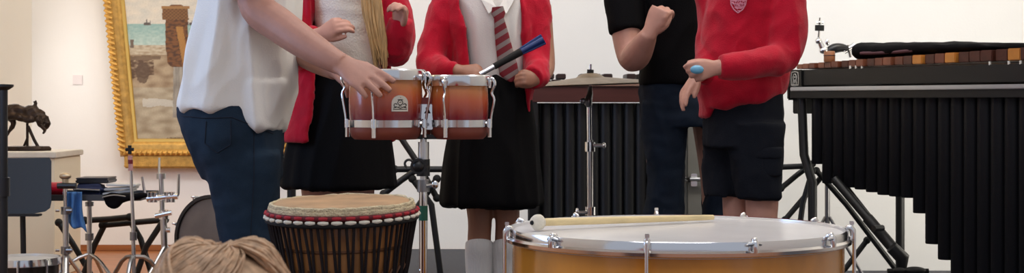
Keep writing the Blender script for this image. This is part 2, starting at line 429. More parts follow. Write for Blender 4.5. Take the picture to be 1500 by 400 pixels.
# ------------------------------------------------------------------ djembe
def djembe():
    Y = 4.0; c = P(507, 297, Y); c.z = 0; R = .183
    t = thing('djembe', 'wooden djembe drum with goatskin head and red and white rope ring', 'drum', (c.x, c.y, 0))
    tilt = Matrix.Translation(c) @ Matrix.Rotation(math.radians(2.2), 4, 'X') @ Matrix.Rotation(math.radians(-.8), 4, 'Y') @ Matrix.Translation(-c)
    def fin(name, b, m, p=t):
        bmesh.ops.transform(b, matrix=tilt, verts=b.verts); return obj(name, b, m, p)
    prof = [(.165, .57), (.176, .54), (.176, .50), (.172, .45), (.160, .40), (.138, .34), (.105, .28), (.085, .24), (.083, .20), (.095, .12), (.115, .04), (.120, .004), (.105, .004), (.10, .04), (.07, .2), (.15, .42), (.155, .57)]
    b = BM(); lathe(b, prof, c, 72, closed=True)
    m = mat('carved_mahogany', '#a97342', .4, var=.35, vscale=10, stretch=(2, 2, .5), coat=.2)
    body = fin('body', b, m)
    b = BM()
    for k in range(36):                                        # carved zigzag round the bowl
        a0 = 2*PI*k/36; pts = []
        for i, (da, z) in enumerate(((0, .395), (.5, .425), (1, .395))):
            a = a0+da*2*PI/36; rr = .1605+(z-.395)*.36; pts.append(c+Vector((rr*math.cos(a), rr*math.sin(a), z)))
        tube(b, pts, .004, 6)
        pts = [p-Vector((0, 0, .022))+(c-p).normalized()*0 for p in pts]
    lathe(b, [(.172, .470), (.177, .474), (.177, .478), (.172, .482)], c, 60); 
    fin('carved_band', b, mat('carved_dark_wood', '#6b4426', .5), body)
    b = BM(); lathe(b, [(0, .592), (R*.75, .592), (R*.95, .590), (R-.002, .584), (R+.001, .574), (R+.001, .560)], c, 72)
    # skin: darker playing area with worn pale edge
    hm = mat('goat_skin', '#b8936c', .55, var=.25, vscale=10)
    fin('drum_head', b, hm)
    b = BM()
    N = 90
    for ring_z, rr, am in ((.583, R+.003, .003), (.574, R+.006, .004)):
        rings = []
        for j in range(N):
            a = 2*PI*j/N; dd = Vector((math.cos(a), math.sin(a), 0)); w_ = am*noise.noise(Vector((math.cos(a)*9, math.sin(a)*9, ring_z*30)))
            cc = c+dd*(rr+w_*.6)+Vector((0, 0, ring_z+w_))
            rings.append([cc+dd*(.006*math.cos(2*PI*i/8))+Vector((0, 0, .008*math.sin(2*PI*i/8))) for i in range(8)])
        loft(b, rings, False, True)
    fin('skin_fringe', b, mat('pale_goat_hair', '#d9c9a6', .95, var=.2, vscale=60, bump=.8, bscale=220))
    b = BM(); pts = [c+Vector(((R+.010)*math.cos(2*PI*j/72), (R+.010)*math.sin(2*PI*j/72), .563)) for j in range(72)]
    tube(b, pts, .0075, 10, closed=True, cap=False); rg = fin('rope_ring', b, mat('dark_red_wrapped_cloth', '#5e0f1c', .8))
    NK = 36
    white = mat('white_cord', '#e2dccb', .8); redc = mat('red_cord', '#a11626', .8)
    for k in range(NK):
        a = 2*PI*(k+.25)/NK; d = Vector((math.cos(a), math.sin(a), 0)); s = Vector((-d.y, d.x, 0))
        b = BM(); cc = c+d*(R+.019)+Vector((0, 0, .553))
        tube(b, [cc-s*.013-d*.004, cc, cc+s*.013-d*.004], [.0035, .0058, .0035], 8, 2)
        fin('rope_knot', b, white, rg)
        b = BM(); cc = c+d*(R+.018)+Vector((0, 0, .564)); tube(b, [cc-s*.011-d*.003, cc, cc+s*.011-d*.003], [.0035, .005, .0035], 8, 2); fin('rope_knot', b, redc, rg)
    b = BM(); pts = [c+Vector(((R+.014)*math.cos(2*PI*j/72), (R+.014)*math.sin(2*PI*j/72), .545)) for j in range(72)]
    tube(b, pts, .0065, 10, closed=True, cap=False); fin('lower_rope_ring', b, mat('black_cord', '#141212', .9))
    cord = mat('black_rope', '#1a0f10', .9)
    NR = 66
    for k in range(NR):                                        # vertical ropes, V-laced
        a0 = 2*PI*(k+.25)/NR
        for h in (0,):
            b = BM(); pts = []
            for z, rr in ((.543, R+.012), (.47, .181), (.42, .173), (.37, .159), (.32, .134), (.275, .110)):
                a = a0+(.534-z)*.30*(1 if k % 2 else -.4); pts.append(c+Vector((rr*math.cos(a), rr*math.sin(a), z)))
            tube(b, pts, .0042, 6, 2); fin('tension_rope', b, cord)
    b = BM(); pts = [c+Vector((.108*math.cos(2*PI*j/48), .108*math.sin(2*PI*j/48), .272)) for j in range(48)]
    tube(b, pts, .007, 8, closed=True, cap=False); fin('base_ring', b, cord)
djembe()

# ------------------------------------------------------------------ bongos and their stand
def bongos():
    Y = 4.45
    c1 = P(565, 150, Y); c2 = P(672, 150, Y+.03)
    t = thing('bongo_drums', 'pair of red sunburst bongo drums with chrome rims mounted on a stand', 'drum', (P(620, 150, Y).x, Y, P(620, 200, Y).z))
    def one(cx, cy, ztop, zbot, Rt, Rb, burst, name, offs):
        c = Vector((cx, cy, 0)); h = ztop-zbot
        b = BM(); prof = []
        for i in range(13):
            u = i/12; prof.append((Rt-.006+(Rb-Rt+.004)*u+.006*math.sin(PI*u), ztop-.012-u*(h-.016)))
        inner = [(r-.012, z) for r, z in reversed(prof)]
        lathe(b, prof+inner, c, 64, closed=True); sh = obj(name, b, burst, t)
        b = BM(); lathe(b, [(0, ztop+.004), (Rt*.9, ztop+.003), (Rt, ztop-.002), (Rt, ztop-.02)], c, 64); obj('drum_head', b, M_['drumhead'], sh)
        b = BM(); lathe(b, [(Rt+.001, ztop-.022), (Rt+.008, ztop-.024), (Rt+.010, ztop-.010), (Rt+.009, ztop+.004), (Rt+.004, ztop+.008), (Rt+.001, ztop+.004)], c, 64, closed=True); obj('rim', b, M_['chrome'], sh)
        b = BM(); lathe(b, [(Rb-.001, zbot+.024), (Rb+.006, zbot+.024), (Rb+.007, zbot+.045), (Rb-.001, zbot+.047)], c, 64, closed=True); obj('lower_hoop', b, M_['chrome'], sh)
        b = BM(); lathe(b, [(Rb-.022, zbot-.012), (Rb-.010, zbot-.012), (Rb+.000, zbot-.002), (Rb+.0035, zbot+.012), (Rb+.0035, zbot+.026), (Rb-.014, zbot+.026)], c, 64, closed=True); obj('bearing_edge', b, mat('worn_red_edge', '#7c3a2c', .4), sh)
        for k in range(4):
            a = math.radians(offs+90*k); d = Vector((math.cos(a), math.sin(a), 0)); b = BM()
            q = lambda r, z: c+d*r+Vector((0, 0, z))
            tube(b, [q(Rt+.010, ztop-.030), q(Rt+.012, ztop-.006), q(Rt+.020, ztop-.004), q(Rt+.026, ztop-.020), q(Rt+.016, ztop-.045), q(Rt+.024, ztop-.065), q(Rb+.022, zbot+.06), q(Rb+.016, zbot+.006)],
                 [.0045, .005, .005, .0045, .004, .0036, .0036, .0036], 8, 3)
            hk = obj('tuning_hook', b, M_['chrome'], sh)
            b = BM(); rod(b, q(Rb+.016, zbot+.022), q(Rb+.016, zbot+.048), .0085, 12); rod(b, q(Rb+.016, zbot-.006), q(Rb+.016, zbot+.022), .0065, 6)
            rod(b, q(Rb, zbot+.035), q(Rb+.016, zbot+.035), .007, 8); obj('lug', b, M_['chrome'], hk)
        return sh, c
    zr = t.location.z
    zt1, zb1 = P(0, 106, Y).z, P(0, 198, Y).z; zt2, zb2 = P(0, 114, Y).z, P(0, 198, Y).z
    br = lambda n, lo, hi: ramp_mat(n, 2, [(.02, '#2c0810'), (.36, '#7a1a26'), (.66, '#c05a36'), (.98, '#d9934f')], .22, .5, lo-zr, hi-zr, .12)
    s1, c1v = one(c1.x, Y, zt1, zb1, .111, .103, br('sunburst_lacquer', zb1, zt1), 'large_shell', -102)
    s2, c2v = one(c2.x, Y+.03, zt2, zb2, .090, .083, br('sunburst_lacquer_small', zb2, zt2), 'small_shell', -111)
    # badge: arch-shaped silver plate with dark drawing, on the large shell's front
    Rm = .1105; badge = BM(); cxp = P(591, 152, Y); ang0 = math.atan2(-math.sqrt(max(0, Rm**2-(cxp.x-c1.x-.003)**2)), cxp.x-c1.x-.003)
    def on(u, v, r=Rm+.0025):
        a = ang0+u/Rm; return Vector((c1.x+r*math.cos(a), Y+r*math.sin(a), P(0, 163, Y).z+v))
    N = 16; out = []
    pts2 = [(-.025, 0), (.025, 0), (.025, .025)]+[(.025*math.cos(PI*i/10), .025+.022*math.sin(PI*i/10)) for i in range(1, 10)]+[(-.025, .025)]
    cv = badge.verts.new(on(0, .02)); vv = [badge.verts.new(on(u, v)) for u, v in pts2]; ww = [badge.verts.new(on(u*1.03, v*1.01, Rm-.002)) for u, v in pts2]
    for i in range(len(vv)):
        j = (i+1) % len(vv); badge.faces.new((vv[i], vv[j], cv)); badge.faces.new((vv[j], vv[i], ww[i], ww[j]))
    bo = obj('badge', badge, mat('silver_badge', '#d9d2c6', .3, .4), s1, smooth=False)
    ink = BM()
    arc = lambda cx, cy, r, a, e: [(cx+r*math.cos(math.radians(a+(e-a)*k/6)), cy+r*math.sin(math.radians(a+(e-a)*k/6))) for k in range(7)]
    for poly in ([(-.021, .006), (.021, .006)], [(0, .040), (.001, .041)], arc(0, .026, .008, 0, 360), arc(-.014, .018, .005, 20, 300), arc(.014, .018, .005, -120, 160),
                 [(-.020, .010), (-.010, .013), (0, .009), (.010, .013), (.020, .010)], [(-.008, .034), (.008, .034)], [(-.004, .012), (-.002, .019), (.003, .014)], [(-.003, .026), (.003, .027)]):
        tube(ink, [on(u, v, Rm+.003) for u, v in poly], .0011, 5)
    obj('badge_drawing', ink, M_['rubber'], bo)
    b = BM(); cm = P(627, 165, Y+.02)
    box(b, cm-Vector((.026, .03, .045)), cm+Vector((.026, .03, .045)), .006); blk = obj('centre_block', b, mat('red_lacquer_block', '#7a2a26', .3), t)
    b = BM(); box(b, cm+Vector((-.018, -.034, -.050)), cm+Vector((.016, -.0295, .025)), .002); pl = obj('mounting_plate', b, M_['chrome'], t)
    b = BM()
    for dz in (-.035, .012): rod(b, cm+Vector((0, -.033, dz)), cm+Vector((0, -.042, dz)), .006, 6)
    obj('bolt', b, M_['dsteel'], pl)
    b = BM(); tv = [cm+Vector(v) for v in ((-.010, -.0352, -.002), (.010, -.0352, -.002), (.001, -.0352, .016))]
    vv = [b.verts.new(v) for v in tv]+[b.verts.new(v+Vector((0, .003, 0))) for v in tv]; b.faces.new(vv[:3]); b.faces.new(vv[3:][::-1])
    for i in range(3): b.faces.new((vv[i], vv[(i+1) % 3], vv[3+(i+1) % 3], vv[3+i]))
    obj('mark', b, M_['rubber'], pl, False)
    # stand
    Ys = Y+.0; x0 = P(620, 200, Ys).x
    st = thing('bongo_stand', 'chrome bongo stand with black clamps holding the pair of bongos', 'stand', (x0, Ys, 0))
    top = P(0, 193, Ys).z
    b = BM(); rod(b, (x0, Ys, .36), (x0-.004, Ys, .30+.05), .011); rod(b, (x0, Ys, .06), (x0, Ys, .62), .0125); obj('lower_tube', b, M_['chrome'], st)
    b = BM(); rod(b, (x0, Ys, .58), (x0+.001, Ys, top-.01), .0095); rod(b, (x0+.001, Ys, top-.085), (x0+.001, Ys, top-.03), .0165, 16); obj('upper_tube', b, M_['steel'], st)
    b = BM(); box(b, (x0-.05, Ys-.012, top-.022), (x0+.05, Ys+.012, top-.008), .003); rod(b, (x0-.05, Ys-.02, top-.015), (x0-.05, Ys+.02, top-.015), .009); obj('support_bracket', b, M_['black'], st)
    zc = P(0, 243, Ys).z
    b = BM(); tube(b, [(x0-.012, Ys-.008, zc), (x0-.012, Ys-.040, zc)], .024, 16); ball(b, (x0-.012, Ys-.04, zc), .017, (1, .6, 1)); rod(b, (x0, Ys, zc-.03), (x0, Ys, zc+.02), .020, 14); obj('tilt_clamp', b, M_['bplastic'], st)
    zc = P(0, 272, Ys).z
    b = BM(); rod(b, (x0, Ys, zc-.018), (x0, Ys, zc+.018), .019, 14); obj('height_collar', b, M_['dsteel'], st)
    b = BM(); tube(b, [(x0+.012, Ys-.012, zc), (x0+.034, Ys-.02, zc+.004)], .006, 8); ball(b, (x0+.036, Ys-.021, zc+.004), .010, (1, .5, 1.3)); obj('wing_screw', b, M_['chrome'], st)
    zc = P(0, 312, Ys).z
    b = BM(); rod(b, (x0, Ys, zc-.022), (x0, Ys, zc+.022), .0135, 14); o = obj('tape_band', b, mat('green_tape', '#1d5a45', .5), st); o['label'] = 'green tape band'
    for k in range(3):
        a = math.radians(20+120*k); d = Vector((math.cos(a), math.sin(a), 0)); q = Vector((x0, Ys, 0)); b = BM()
        tube(b, [q+Vector((0, 0, .24))+d*.014, q+d*.17+Vector((0, 0, .09)), q+d*.27+Vector((0, 0, .012))], .008, 8, 2); lg = obj('leg', b, M_['steel'], st)
        b = BM(); rod(b, q+d*.25+Vector((0, 0, .022)), q+d*.285+Vector((0, 0, .011)), .011); obj('rubber_foot', b, M_['rubber'], lg)
bongos()

# ------------------------------------------------------------------ people
VX = .0045
def person(bm, base, m, label, voxel=VX):
    """one continuous body; clothes and hair become its children"""
    me = remesh(bm, voxel, 2)
    me.transform(Matrix.Translation(-Vector(base)))
    o = obj('person', me, m, None, True, None); o.location = Vector(base)
    return tag(o, label, 'person')

def cloth(name, bm, m, parent, voxel=.007, smooth=4, fold=None, seed=0):
    return obj(name, remesh(bm, voxel, smooth, fold, seed), m, parent, True, None)

def shoe(parent, ankle, fwd, L=.27):
    f = Vector(fwd).normalized(); s = f.cross(Vector((0, 0, 1))); a = Vector((ankle[0], ankle[1], 0)); rings = []
    for u, w_, h in ((-.30, .020, .05), (-.26, .034, .085), (-.05, .038, .095), (.25, .042, .062), (.52, .047, .05), (.68, .034, .036), (.72, .012, .022)):
        cc = a+f*(u*L); rings.append([cc+s*(w_*math.cos(2*PI*j/16))+Vector((0, 0, .004+h*(.5+.5*math.sin(2*PI*j/16)))) for j in range(16)])
    b = BM(); loft(b, rings); sh = obj('shoe', b, M_['shoe'], parent)
    b = BM(); loft(b, [[a+f*(u*L)+s*(w_*1.06*math.cos(t))+Vector((0, 0, z)) for t, u, w_ in [(2*PI*j/20, .21+.52*math.sin(2*PI*j/20), .043) for j in range(20)]] for z in (0.0, .014)])
    obj('sole', b, M_['rubber'], sh); return sh

# --- man in white T-shirt
def man_white():
    Y = 4.72; base = (P(365, 150, Y).x, Y, 0)
    b = BM()
    sil(b, [(-75, 330, 425, .13), (0, 312, 425, .13), (80, 300, 415, .13), (150, 292, 400, .11), (200, 298, 400, .11)], Y)
    hc = P(408, -150, Y-.02); f = Vector((.95, -.1, -.1))
    head(b, hc, (.95, -.15, 0), .235); tube(b, [hc+Vector((-.03, 0, -.06)), P(375, -70, Y)], [.06, .085], 16)
    # near arm: shoulder, elbow, wrist
    sh, el, wr = P(372, -66, Y-.16), P(378, 12, Y-.20), P(502, 95, Y-.37)
    tube(b, [sh, P(373, -30, Y-.19), el, P(408, 36, Y-.235), P(448, 64, Y-.30), P(484, 86, Y-.352), wr], [.062, .058, .054, .053, .047, .037, .032], 18, 4)
    hd = (P(545, 119, Y-.428)-wr)
    hand(b, wr, hd, Vector((.22, -.82, .55)), thumb=-1, s=1.06, curl=(5, 7, 9, 12), spread=4, tcurl=10, tout=25, wr=.035, pw=1.22)
    # far arm behind, its hand low on the drum's left side
    sh2, el2, wr2 = P(388, -66, Y+.17), P(425, 55, Y+.12), P(492, 104, Y-.12)
    tube(b, [sh2, P(405, 0, Y+.17), el2, P(455, 84, Y+.02), wr2], [.060, .052, .050, .042, .029], 16, 4)
    hand(b, wr2, P(528, 128, Y-.20)-wr2, Vector((.2, -.5, .8)), thumb=-1, s=.95, curl=(18, 22, 24, 26), tout=30, wr=.028)
    for dy, xa, xb, xc in ((-.10, 350, 368, 362), (.10, 352, 366, 358)):
        tube(b, [P(345, 190, Y+dy), P(xa, 300, Y+dy), P(xb, 372, Y+dy), P(xc, 450, Y+dy), P(358, 530, Y+dy)], [.06, .058, .05, .045, .035], 16, 3)
    o = person(b, base, M_['skin'], 'man in white T-shirt and jeans reaching one arm to the bongos')
    # jeans
    b = BM()
    sil(b, [(143, 268, 416, .155), (157, 262, 417, .16), (185, 267, 415, .17), (212, 276, 414, .175), (240, 289, 412, .17), (262, 300, 412, .16)], Y)
    for dy, k in ((-.085, 0), (.085, 6)):
        sil(b, [(225, 292+k, 410, .085), (250, 299+k, 411, .09), (300, 313+k, 408-k, .086), (340, 321+k, 404-k, .083), (368, 327, 403-k, .08), (410, 330, 400, .078), (470, 328, 392, .074), (535, 326, 388, .072)], Y+dy)
    j = cloth('jeans', b, M_['denim'], o, .008, 3, [(.007, (10, 10, 4)), (-.003, (26, 26, 30))], 3)
    # seams: waistband, back pocket, stitching drawn on the cloth
    def on(pts, r, m, nm, par, lift=.001):
        bv = BVHTree.FromPolygons([v.co+base_v for v in par.data.vertices], [p.vertices for p in par.data.polygons])
        bb = BM()
        for pl in pts:
            q = []
            for (x, y) in pl:
                d = (P(x, y, Y)-cam.location).normalized(); h = bv.ray_cast(cam.location, d)
                if h[0] is not None: q.append(h[0]-d*lift)
            if len(q) > 1: tube(bb, q, r, 6)
        return obj(nm, bb, m, par)
    base_v = Vector(base)
    dense = lambda pl, n=8: [(a[0]+(b_[0]-a[0])*i/n, a[1]+(b_[1]-a[1])*i/n) for a, b_ in zip(pl[:-1], pl[1:]) for i in range(n)]+[pl[-1]]
    on([dense([(268, 170), (300, 173), (340, 172), (400, 196)]), dense([(302, 178), (300, 210), (318, 224), (338, 212), (338, 176)]), dense([(372, 190), (372, 260), (366, 362)])], .0016, mat('navy_stitching', '#0d1626', .9), 'seam', j)
    # shirt
    b = BM()
    sil(b, [(-72, 345, 415, .10), (-60, 318, 428, .16), (-30, 304, 438, .175), (0, 298, 440, .17), (40, 286, 440, .165), (90, 275, 436, .165), (130, 267, 428, .165), (152, 263, 420, .17), (160, 263, 412, .17)], Y)
    tube(b, [P(362, -62, Y-.12), P(368, -36, Y-.19), P(373, -14, Y-.205)], [.085, .085, .078], 18, 4)
    tube(b, [P(378, -62, Y+.12), P(392, -30, Y+.19), P(402, -6, Y+.19)], [.085, .08, .075], 18, 4)
    # the front hem hangs lower on the right
    sil(b, [(120, 330, 430, .162), (150, 334, 424, .166), (172, 344, 417, .168), (182, 362, 413, .165), (188, 385, 411, .15)], Y)
    cloth('shirt', b, M_['white_cotton'], o, .007, 3, [(.026, (7.5, 6, 2.0)), (.010, (15, 13, 5))], 11)
    obj('hair', hair_cap(hc, (.95, -.15, 0), .235), mat('short_brown_hair', '#3a2a1e', .7), o); eyes(o, hc, (.95, -.15, 0), .235)
    for dy in (-.10, .10): shoe(o, P(352, 540, Y+dy), (1, -.1, 0), .29)
man_white()

M_['skirt'] = mat('black_skirt', '#060507', .8, bump=.1, bscale=200, spec=.12)

# --- girl with long fair hair, clapping
def girl_fair():
    Y = 5.3; base = (P(498, 150, Y).x, Y, 0); b = BM()
    sil(b, [(-50, 470, 540, .07), (0, 462, 545, .085), (70, 462, 545, .08), (150, 450, 545, .09), (200, 450, 548, .09)], Y)
    hc = P(508, -88, Y-.02); head(b, hc, (.35, -.95, 0), .205); tube(b, [hc-Vector((0, 0, .06)), P(503, -30, Y)], [.045, .06], 14)
    w1 = P(466, 52, Y-.24)                                       # her right arm, forearm raised across the chest
    tube(b, [P(452, -30, Y), P(438, 40, Y-.05), P(432, 78, Y-.10), w1], [.045, .042, .040, .028], 14, 4)
    hand(b, w1, P(520, 22, Y-.27)-w1, Vector((-.3, -.85, .4)), thumb=1, s=.88, curl=(28, 32, 36, 42), spread=3, tout=35, wr=.027)
    w2 = P(583, 42, Y-.16)
    tube(b, [P(548, -30, Y), P(580, 40, Y-.04), P(584, 76, Y-.09), w2], [.045, .042, .040, .027], 14, 4)
    hand(b, w2, P(588, 5, Y-.2)-w2, Vector((.55, .75, .2)), thumb=-1, s=.88, curl=(40, 48, 52, 56), spread=2, tout=30, wr=.026)
    for x in (468, 522):
        tube(b, [P(x, 190, Y), P(x, 275, Y), P(x+1, 320, Y-.01), P(x+1, 365, Y+.01), P(x, 440, Y+.02), P(x, 490, Y)], [.075, .066, .052, .052, .038, .034], 14, 4)
    o = person(b, base, M_['skin3'], 'girl in red cardigan with long fair hair, hands raised behind the bongos')
    b = BM(); sil(b, [(-40, 465, 548, .085), (-10, 458, 556, .105), (40, 462, 556, .10), (75, 466, 560, .10), (100, 470, 564, .10), (125, 470, 562, .10)], Y)
    cloth('knitted_top', b, mat('cream_knit', '#f2eadc', .9, bump=.4, bscale=150), o, .007, 3, [(-.004, (12, 12, 26))], 5)
    b = BM()
    sil(b, [(103, 462, 560, .10), (118, 456, 558, .115), (160, 436, 566, .15), (220, 420, 574, .18), (264, 413, 579, .195), (274, 415, 580, .197), (275, 425, 570, .18)], Y)
    cloth('skirt', b, M_['skirt'], o, .009, 3, [(.012, (13, 13, 1.2))], 8)
    # cardigan: open front shell with two sleeves
    b = BM()
    rows = [(-44, 455, 555, .08, 0, -20, 215), (-28, 438, 568, .12, 0, -30, 228), (0, 434, 572, .13, 0, -38, 232), (50, 432, 572, .13, 0, -30, 236), (95, 428, 572, .135, 0, -24, 244), (150, 420, 574, .16, 0, -10, 248), (190, 413, 578, .19, 0, -4, 248), (207, 412, 579, .20, 0, -2, 247)]
    arc_shell(b, rows, Y, 0, 0, .016)
    tube(b, [P(450, -28, Y), P(437, 10, Y-.03), P(430, 50, Y-.08), P(436, 76, Y-.12), P(452, 62, Y-.19), P(462, 55, Y-.225)], [.066, .062, .062, .062, .050, .042], 16, 4)
    tube(b, [P(552, -28, Y), P(576, 12, Y-.02), P(583, 55, Y-.05), P(578, 74, Y-.09), P(583, 50, Y-.14), P(586, 28, Y-.16)], [.066, .060, .058, .056, .050, .042], 16, 4)
    cg = cloth('cardigan', b, M_['red_knit'], o, .0075, 2, [(.008, (11, 11, 9)), (.004, (30, 30, 12))], 14)
    hb = BM(); m = mat('fair_hair', '#c7a06c', .45, var=.3, vscale=50, stretch=(3, 3, .3))
    rnd = random.Random(3)
    for i in range(70):
        u = rnd.random(); v = rnd.random(); x0 = 533+26*u; x1 = 548+20*u; dz = rnd.uniform(-.02, .02)
        ye = 78+25*rnd.random()
        yo = -.15-.03*v
        pts = [P(512+20*u, -120, Y-.04-.05*v), P(525+22*u, -60, Y-.11-.02*v), P(x0-4, -20, Y+yo), P(x0+rnd.uniform(-2, 2), 20, Y+yo), P((x0+x1)/2+rnd.uniform(-2, 3), 55, Y+yo), P(x1+rnd.uniform(-3, 3), ye, Y+yo+.01)]
        tube(hb, pts, [.004, .0055, .006, .006, .005, .0015], 5, 3)
    obj('long_hair', hb, m, o)
    obj('hair', hair_cap(hc, (.35, -.95, 0), .205, .3), m, o); eyes(o, hc, (.35, -.95, 0), .205)
    for x in (468, 522): shoe(o, P(x, 490, Y), (.2, -1, 0), .23)
girl_fair()

# --- girl with striped tie
def girl_tie():
    Y = 5.65; base = (P(722, 150, Y).x, Y, 0); b = BM()
    sil(b, [(-25, 675, 775, .07), (0, 664, 782, .085), (60, 676, 772, .085), (115, 680, 768, .08), (180, 675, 772, .09), (215, 676, 772, .09)], Y)
    hc = P(722, -60, Y-.03); head(b, hc, (-.1, -1, 0), .205); tube(b, [hc-Vector((0, 0, .05)), P(724, 10, Y)], [.046, .06], 14)
    w1 = P(672, 104, Y-.21)
    tube(b, [P(655, 8, Y), P(636, 60, Y-.03), P(626, 96, Y-.07), w1], [.046, .042, .040, .025], 14, 4)
    hand(b, w1, P(708, 104, Y-.24)-w1, Vector((-.1, -.75, .6)), thumb=1, s=.84, curl=(48, 55, 58, 60), spread=1, tout=28, wr=.025)
    w2 = P(790, 116, Y-.18)
    tube(b, [P(790, 8, Y), P(795, 60, Y-.02), P(797, 100, Y-.07), w2], [.046, .042, .040, .025], 14, 4)
    hand(b, w2, P(760, 112, Y-.22)-w2, Vector((.1, -.9, .3)), thumb=-1, s=.80, curl=(52, 58, 62, 64), spread=1, tout=25, wr=.024)
    for x, dy in ((702, 0), (742, 0)):
        tube(b, [P(x, 210, Y+dy), P(x, 290, Y+dy), P(x+1, 325, Y+dy-.01), P(x, 352, Y+dy), P(x, 385, Y+dy+.015), P(x, 440, Y+dy+.01), P(x, 478, Y+dy)], [.07, .054, .046, .045, .046, .036, .032], 14, 4)
    o = person(b, base, M_['skin2'], 'girl in red cardigan, striped tie and white knee socks holding a brush stick')
    b = BM(); sil(b, [(-20, 690, 752, .075), (-8, 668, 780, .10), (30, 672, 778, .115), (80, 682, 772, .115), (118, 684, 770, .11)], Y)
    sh = cloth('shirt', b, M_['white_cotton'], o, .0065, 3, [(.006, (14, 10, 6))], 2)
    b = BM()                                                      # collar wings
    for pts in ([(699, -8), (703, 3), (716, 22), (726, 14)], [(751, -8), (752, 3), (744, 26), (733, 14)]):
        pass
    for sgn, cx in ((-1, 729), (1, 729)):
        A = [P(cx+sgn*30, -14, Y-.075), P(cx+sgn*25, -2, Y-.11), P(cx+sgn*13, 20, Y-.133), P(cx+sgn*2, 10, Y-.128), P(cx+sgn*13, -8, Y-.10)]
        vs = [b.verts.new(p) for p in A]; vs2 = [b.verts.new(p+Vector((0, .006, 0))) for p in A]
        b.faces.new(vs); b.faces.new(vs2[::-1])
        for i in range(5): b.faces.new((vs[i], vs[(i+1) % 5], vs2[(i+1) % 5], vs2[i]))
    obj('collar', b, M_['white_cotton'], sh, smooth=False)
    # tie
    b = BM(); rings = []
    for x, y, hw in ((729, 10, 8), (730, 20, 10), (731, 27, 7), (734, 45, 9.5), (738, 68, 11.5), (743, 92, 13.5), (746, 108, 14), (748, 116, 8), (749, 120, 2)):
        c = P(x, y, Y-.135 if y < 30 else Y-.131); h = hw*Y/FPX; rings.append([c+Vector((h*math.cos(2*PI*j/16), .006*math.sin(2*PI*j/16)-.004, .10*h*math.cos(2*PI*j/16))) for j in range(16)])
    loft(b, rings)
    tm = mat('striped_tie', '#8c1526', .6, bump=.1, bscale=300); nt = tm.node_tree; bs = nt.nodes['Principled BSDF']
    tc = nt.nodes.new('ShaderNodeTexCoord'); mp = nt.nodes.new('ShaderNodeMapping'); mp.inputs['Rotation'].default_value = (0, math.radians(32), 0)
    sp = nt.nodes.new('ShaderNodeSeparateXYZ'); mu = nt.nodes.new('ShaderNodeMath'); mu.operation = 'MULTIPLY'; mu.inputs[1].default_value = 27.0
    fr = nt.nodes.new('ShaderNodeMath'); fr.operation = 'FRACT'; rp = nt.nodes.new('ShaderNodeValToRGB'); rp.color_ramp.interpolation = 'CONSTANT'
    rp.color_ramp.elements[0].color = C('#7d1524'); rp.color_ramp.elements[1].color = C('#8d7f7c'); rp.color_ramp.elements[1].position = .56
    nt.links.new(tc.outputs['Object'], mp.inputs[0]); nt.links.new(mp.outputs[0], sp.inputs[0]); nt.links.new(sp.outputs[2], mu.inputs[0]); nt.links.new(mu.outputs[0], fr.inputs[0]); nt.links.new(fr.outputs[0], rp.inputs[0]); nt.links.new(rp.outputs[0], bs.inputs['Base Color'])
    obj('tie', b, tm, o)
    b = BM()
    sil(b, [(112, 682, 770, .11), (125, 676, 774, .12), (170, 664, 780, .15), (230, 653, 788, .18), (285, 647, 795, .20), (298, 647, 796, .20), (300, 655, 786, .19)], Y)
    cloth('skirt', b, M_['skirt'], o, .009, 3, [(.020, (11, 11, .9))], 4)
    b = BM()
    rows = [(-22, 668, 776, .07, 0, -25, 205), (-4, 644, 792, .115, 0, -35, 215), (40, 640, 795, .125, 0, -50, 222), (90, 650, 790, .13, 0, -55, 228), (130, 660, 786, .14, 0, -45, 224), (165, 664, 784, .15, 0, -30, 222), (174, 665, 783, .15, 0, -28, 220)]
    rows = [(-22, 672, 778, .07, 0, -35, 215), (-4, 650, 788, .115, 0, -52, 228), (40, 652, 790, .13, 0, -50, 236), (90, 658, 788, .135, 0, -48, 238), (130, 664, 784, .145, 0, -40, 232), (165, 668, 782, .155, 0, -32, 228), (174, 669, 782, .155, 0, -30, 226)]
    arc_shell(b, rows, Y, 0, 0, .016)
    tube(b, [P(660, 4, Y), P(644, 40, Y-.02), P(634, 78, Y-.05), P(634, 98, Y-.09), P(652, 104, Y-.16), P(670, 104, Y-.20)], [.066, .062, .058, .055, .046, .034], 16, 4)
    tube(b, [P(782, 2, Y), P(786, 40, Y-.02), P(785, 80, Y-.05), P(785, 100, Y-.09), P(787, 112, Y-.15), P(780, 115, Y-.19)], [.062, .055, .053, .052, .050, .043], 16, 4)
    cloth('cardigan', b, M_['red_knit'], o, .0075, 2, [(.010, (10, 10, 7)), (.004, (30, 30, 12))], 6)
    b = None
    for x in (702, 742):
        b = BM(); tube(b, [P(x, 355, Y), P(x, 360, Y), P(x, 385, Y+.015), P(x, 440, Y+.01), P(x, 478, Y)], [.050, .053, .053, .043, .038], 24, 4)
        obj('knee_sock', b, mat('ribbed_white_sock', '#e4e0dc', .9, bump=.5, bscale=60, stretch=(3, 3, .1)), o)
        shoe(o, P(x, 480, Y), (0, -1, 0), .23)
    obj('hair', hair_cap(hc, (-.1, -1, 0), .205, .2), mat('dark_brown_hair', '#2a1b14', .6), o); eyes(o, hc, (-.1, -1, 0), .205)
    # stick she holds
    a, e = P(703, 109, Y-.285), P(797, 57, Y-.25); d = (e-a)
    t = thing('brush_stick', 'blue and black brush stick with a silver end held by girl in striped tie', 'drumstick', a)
    b = BM(); tube(b, [a, a+d*.1, a+d*.24], [.010, .009, .0095], 12); obj('silver_end', b, M_['chrome'], t)
    b = BM(); tube(b, [a+d*.22, a+d*.4, a+d*.62, a+d*.64], [.0115, .012, .014, .012], 14, 2); obj('grip', b, M_['rubber'], t)
    b = BM()
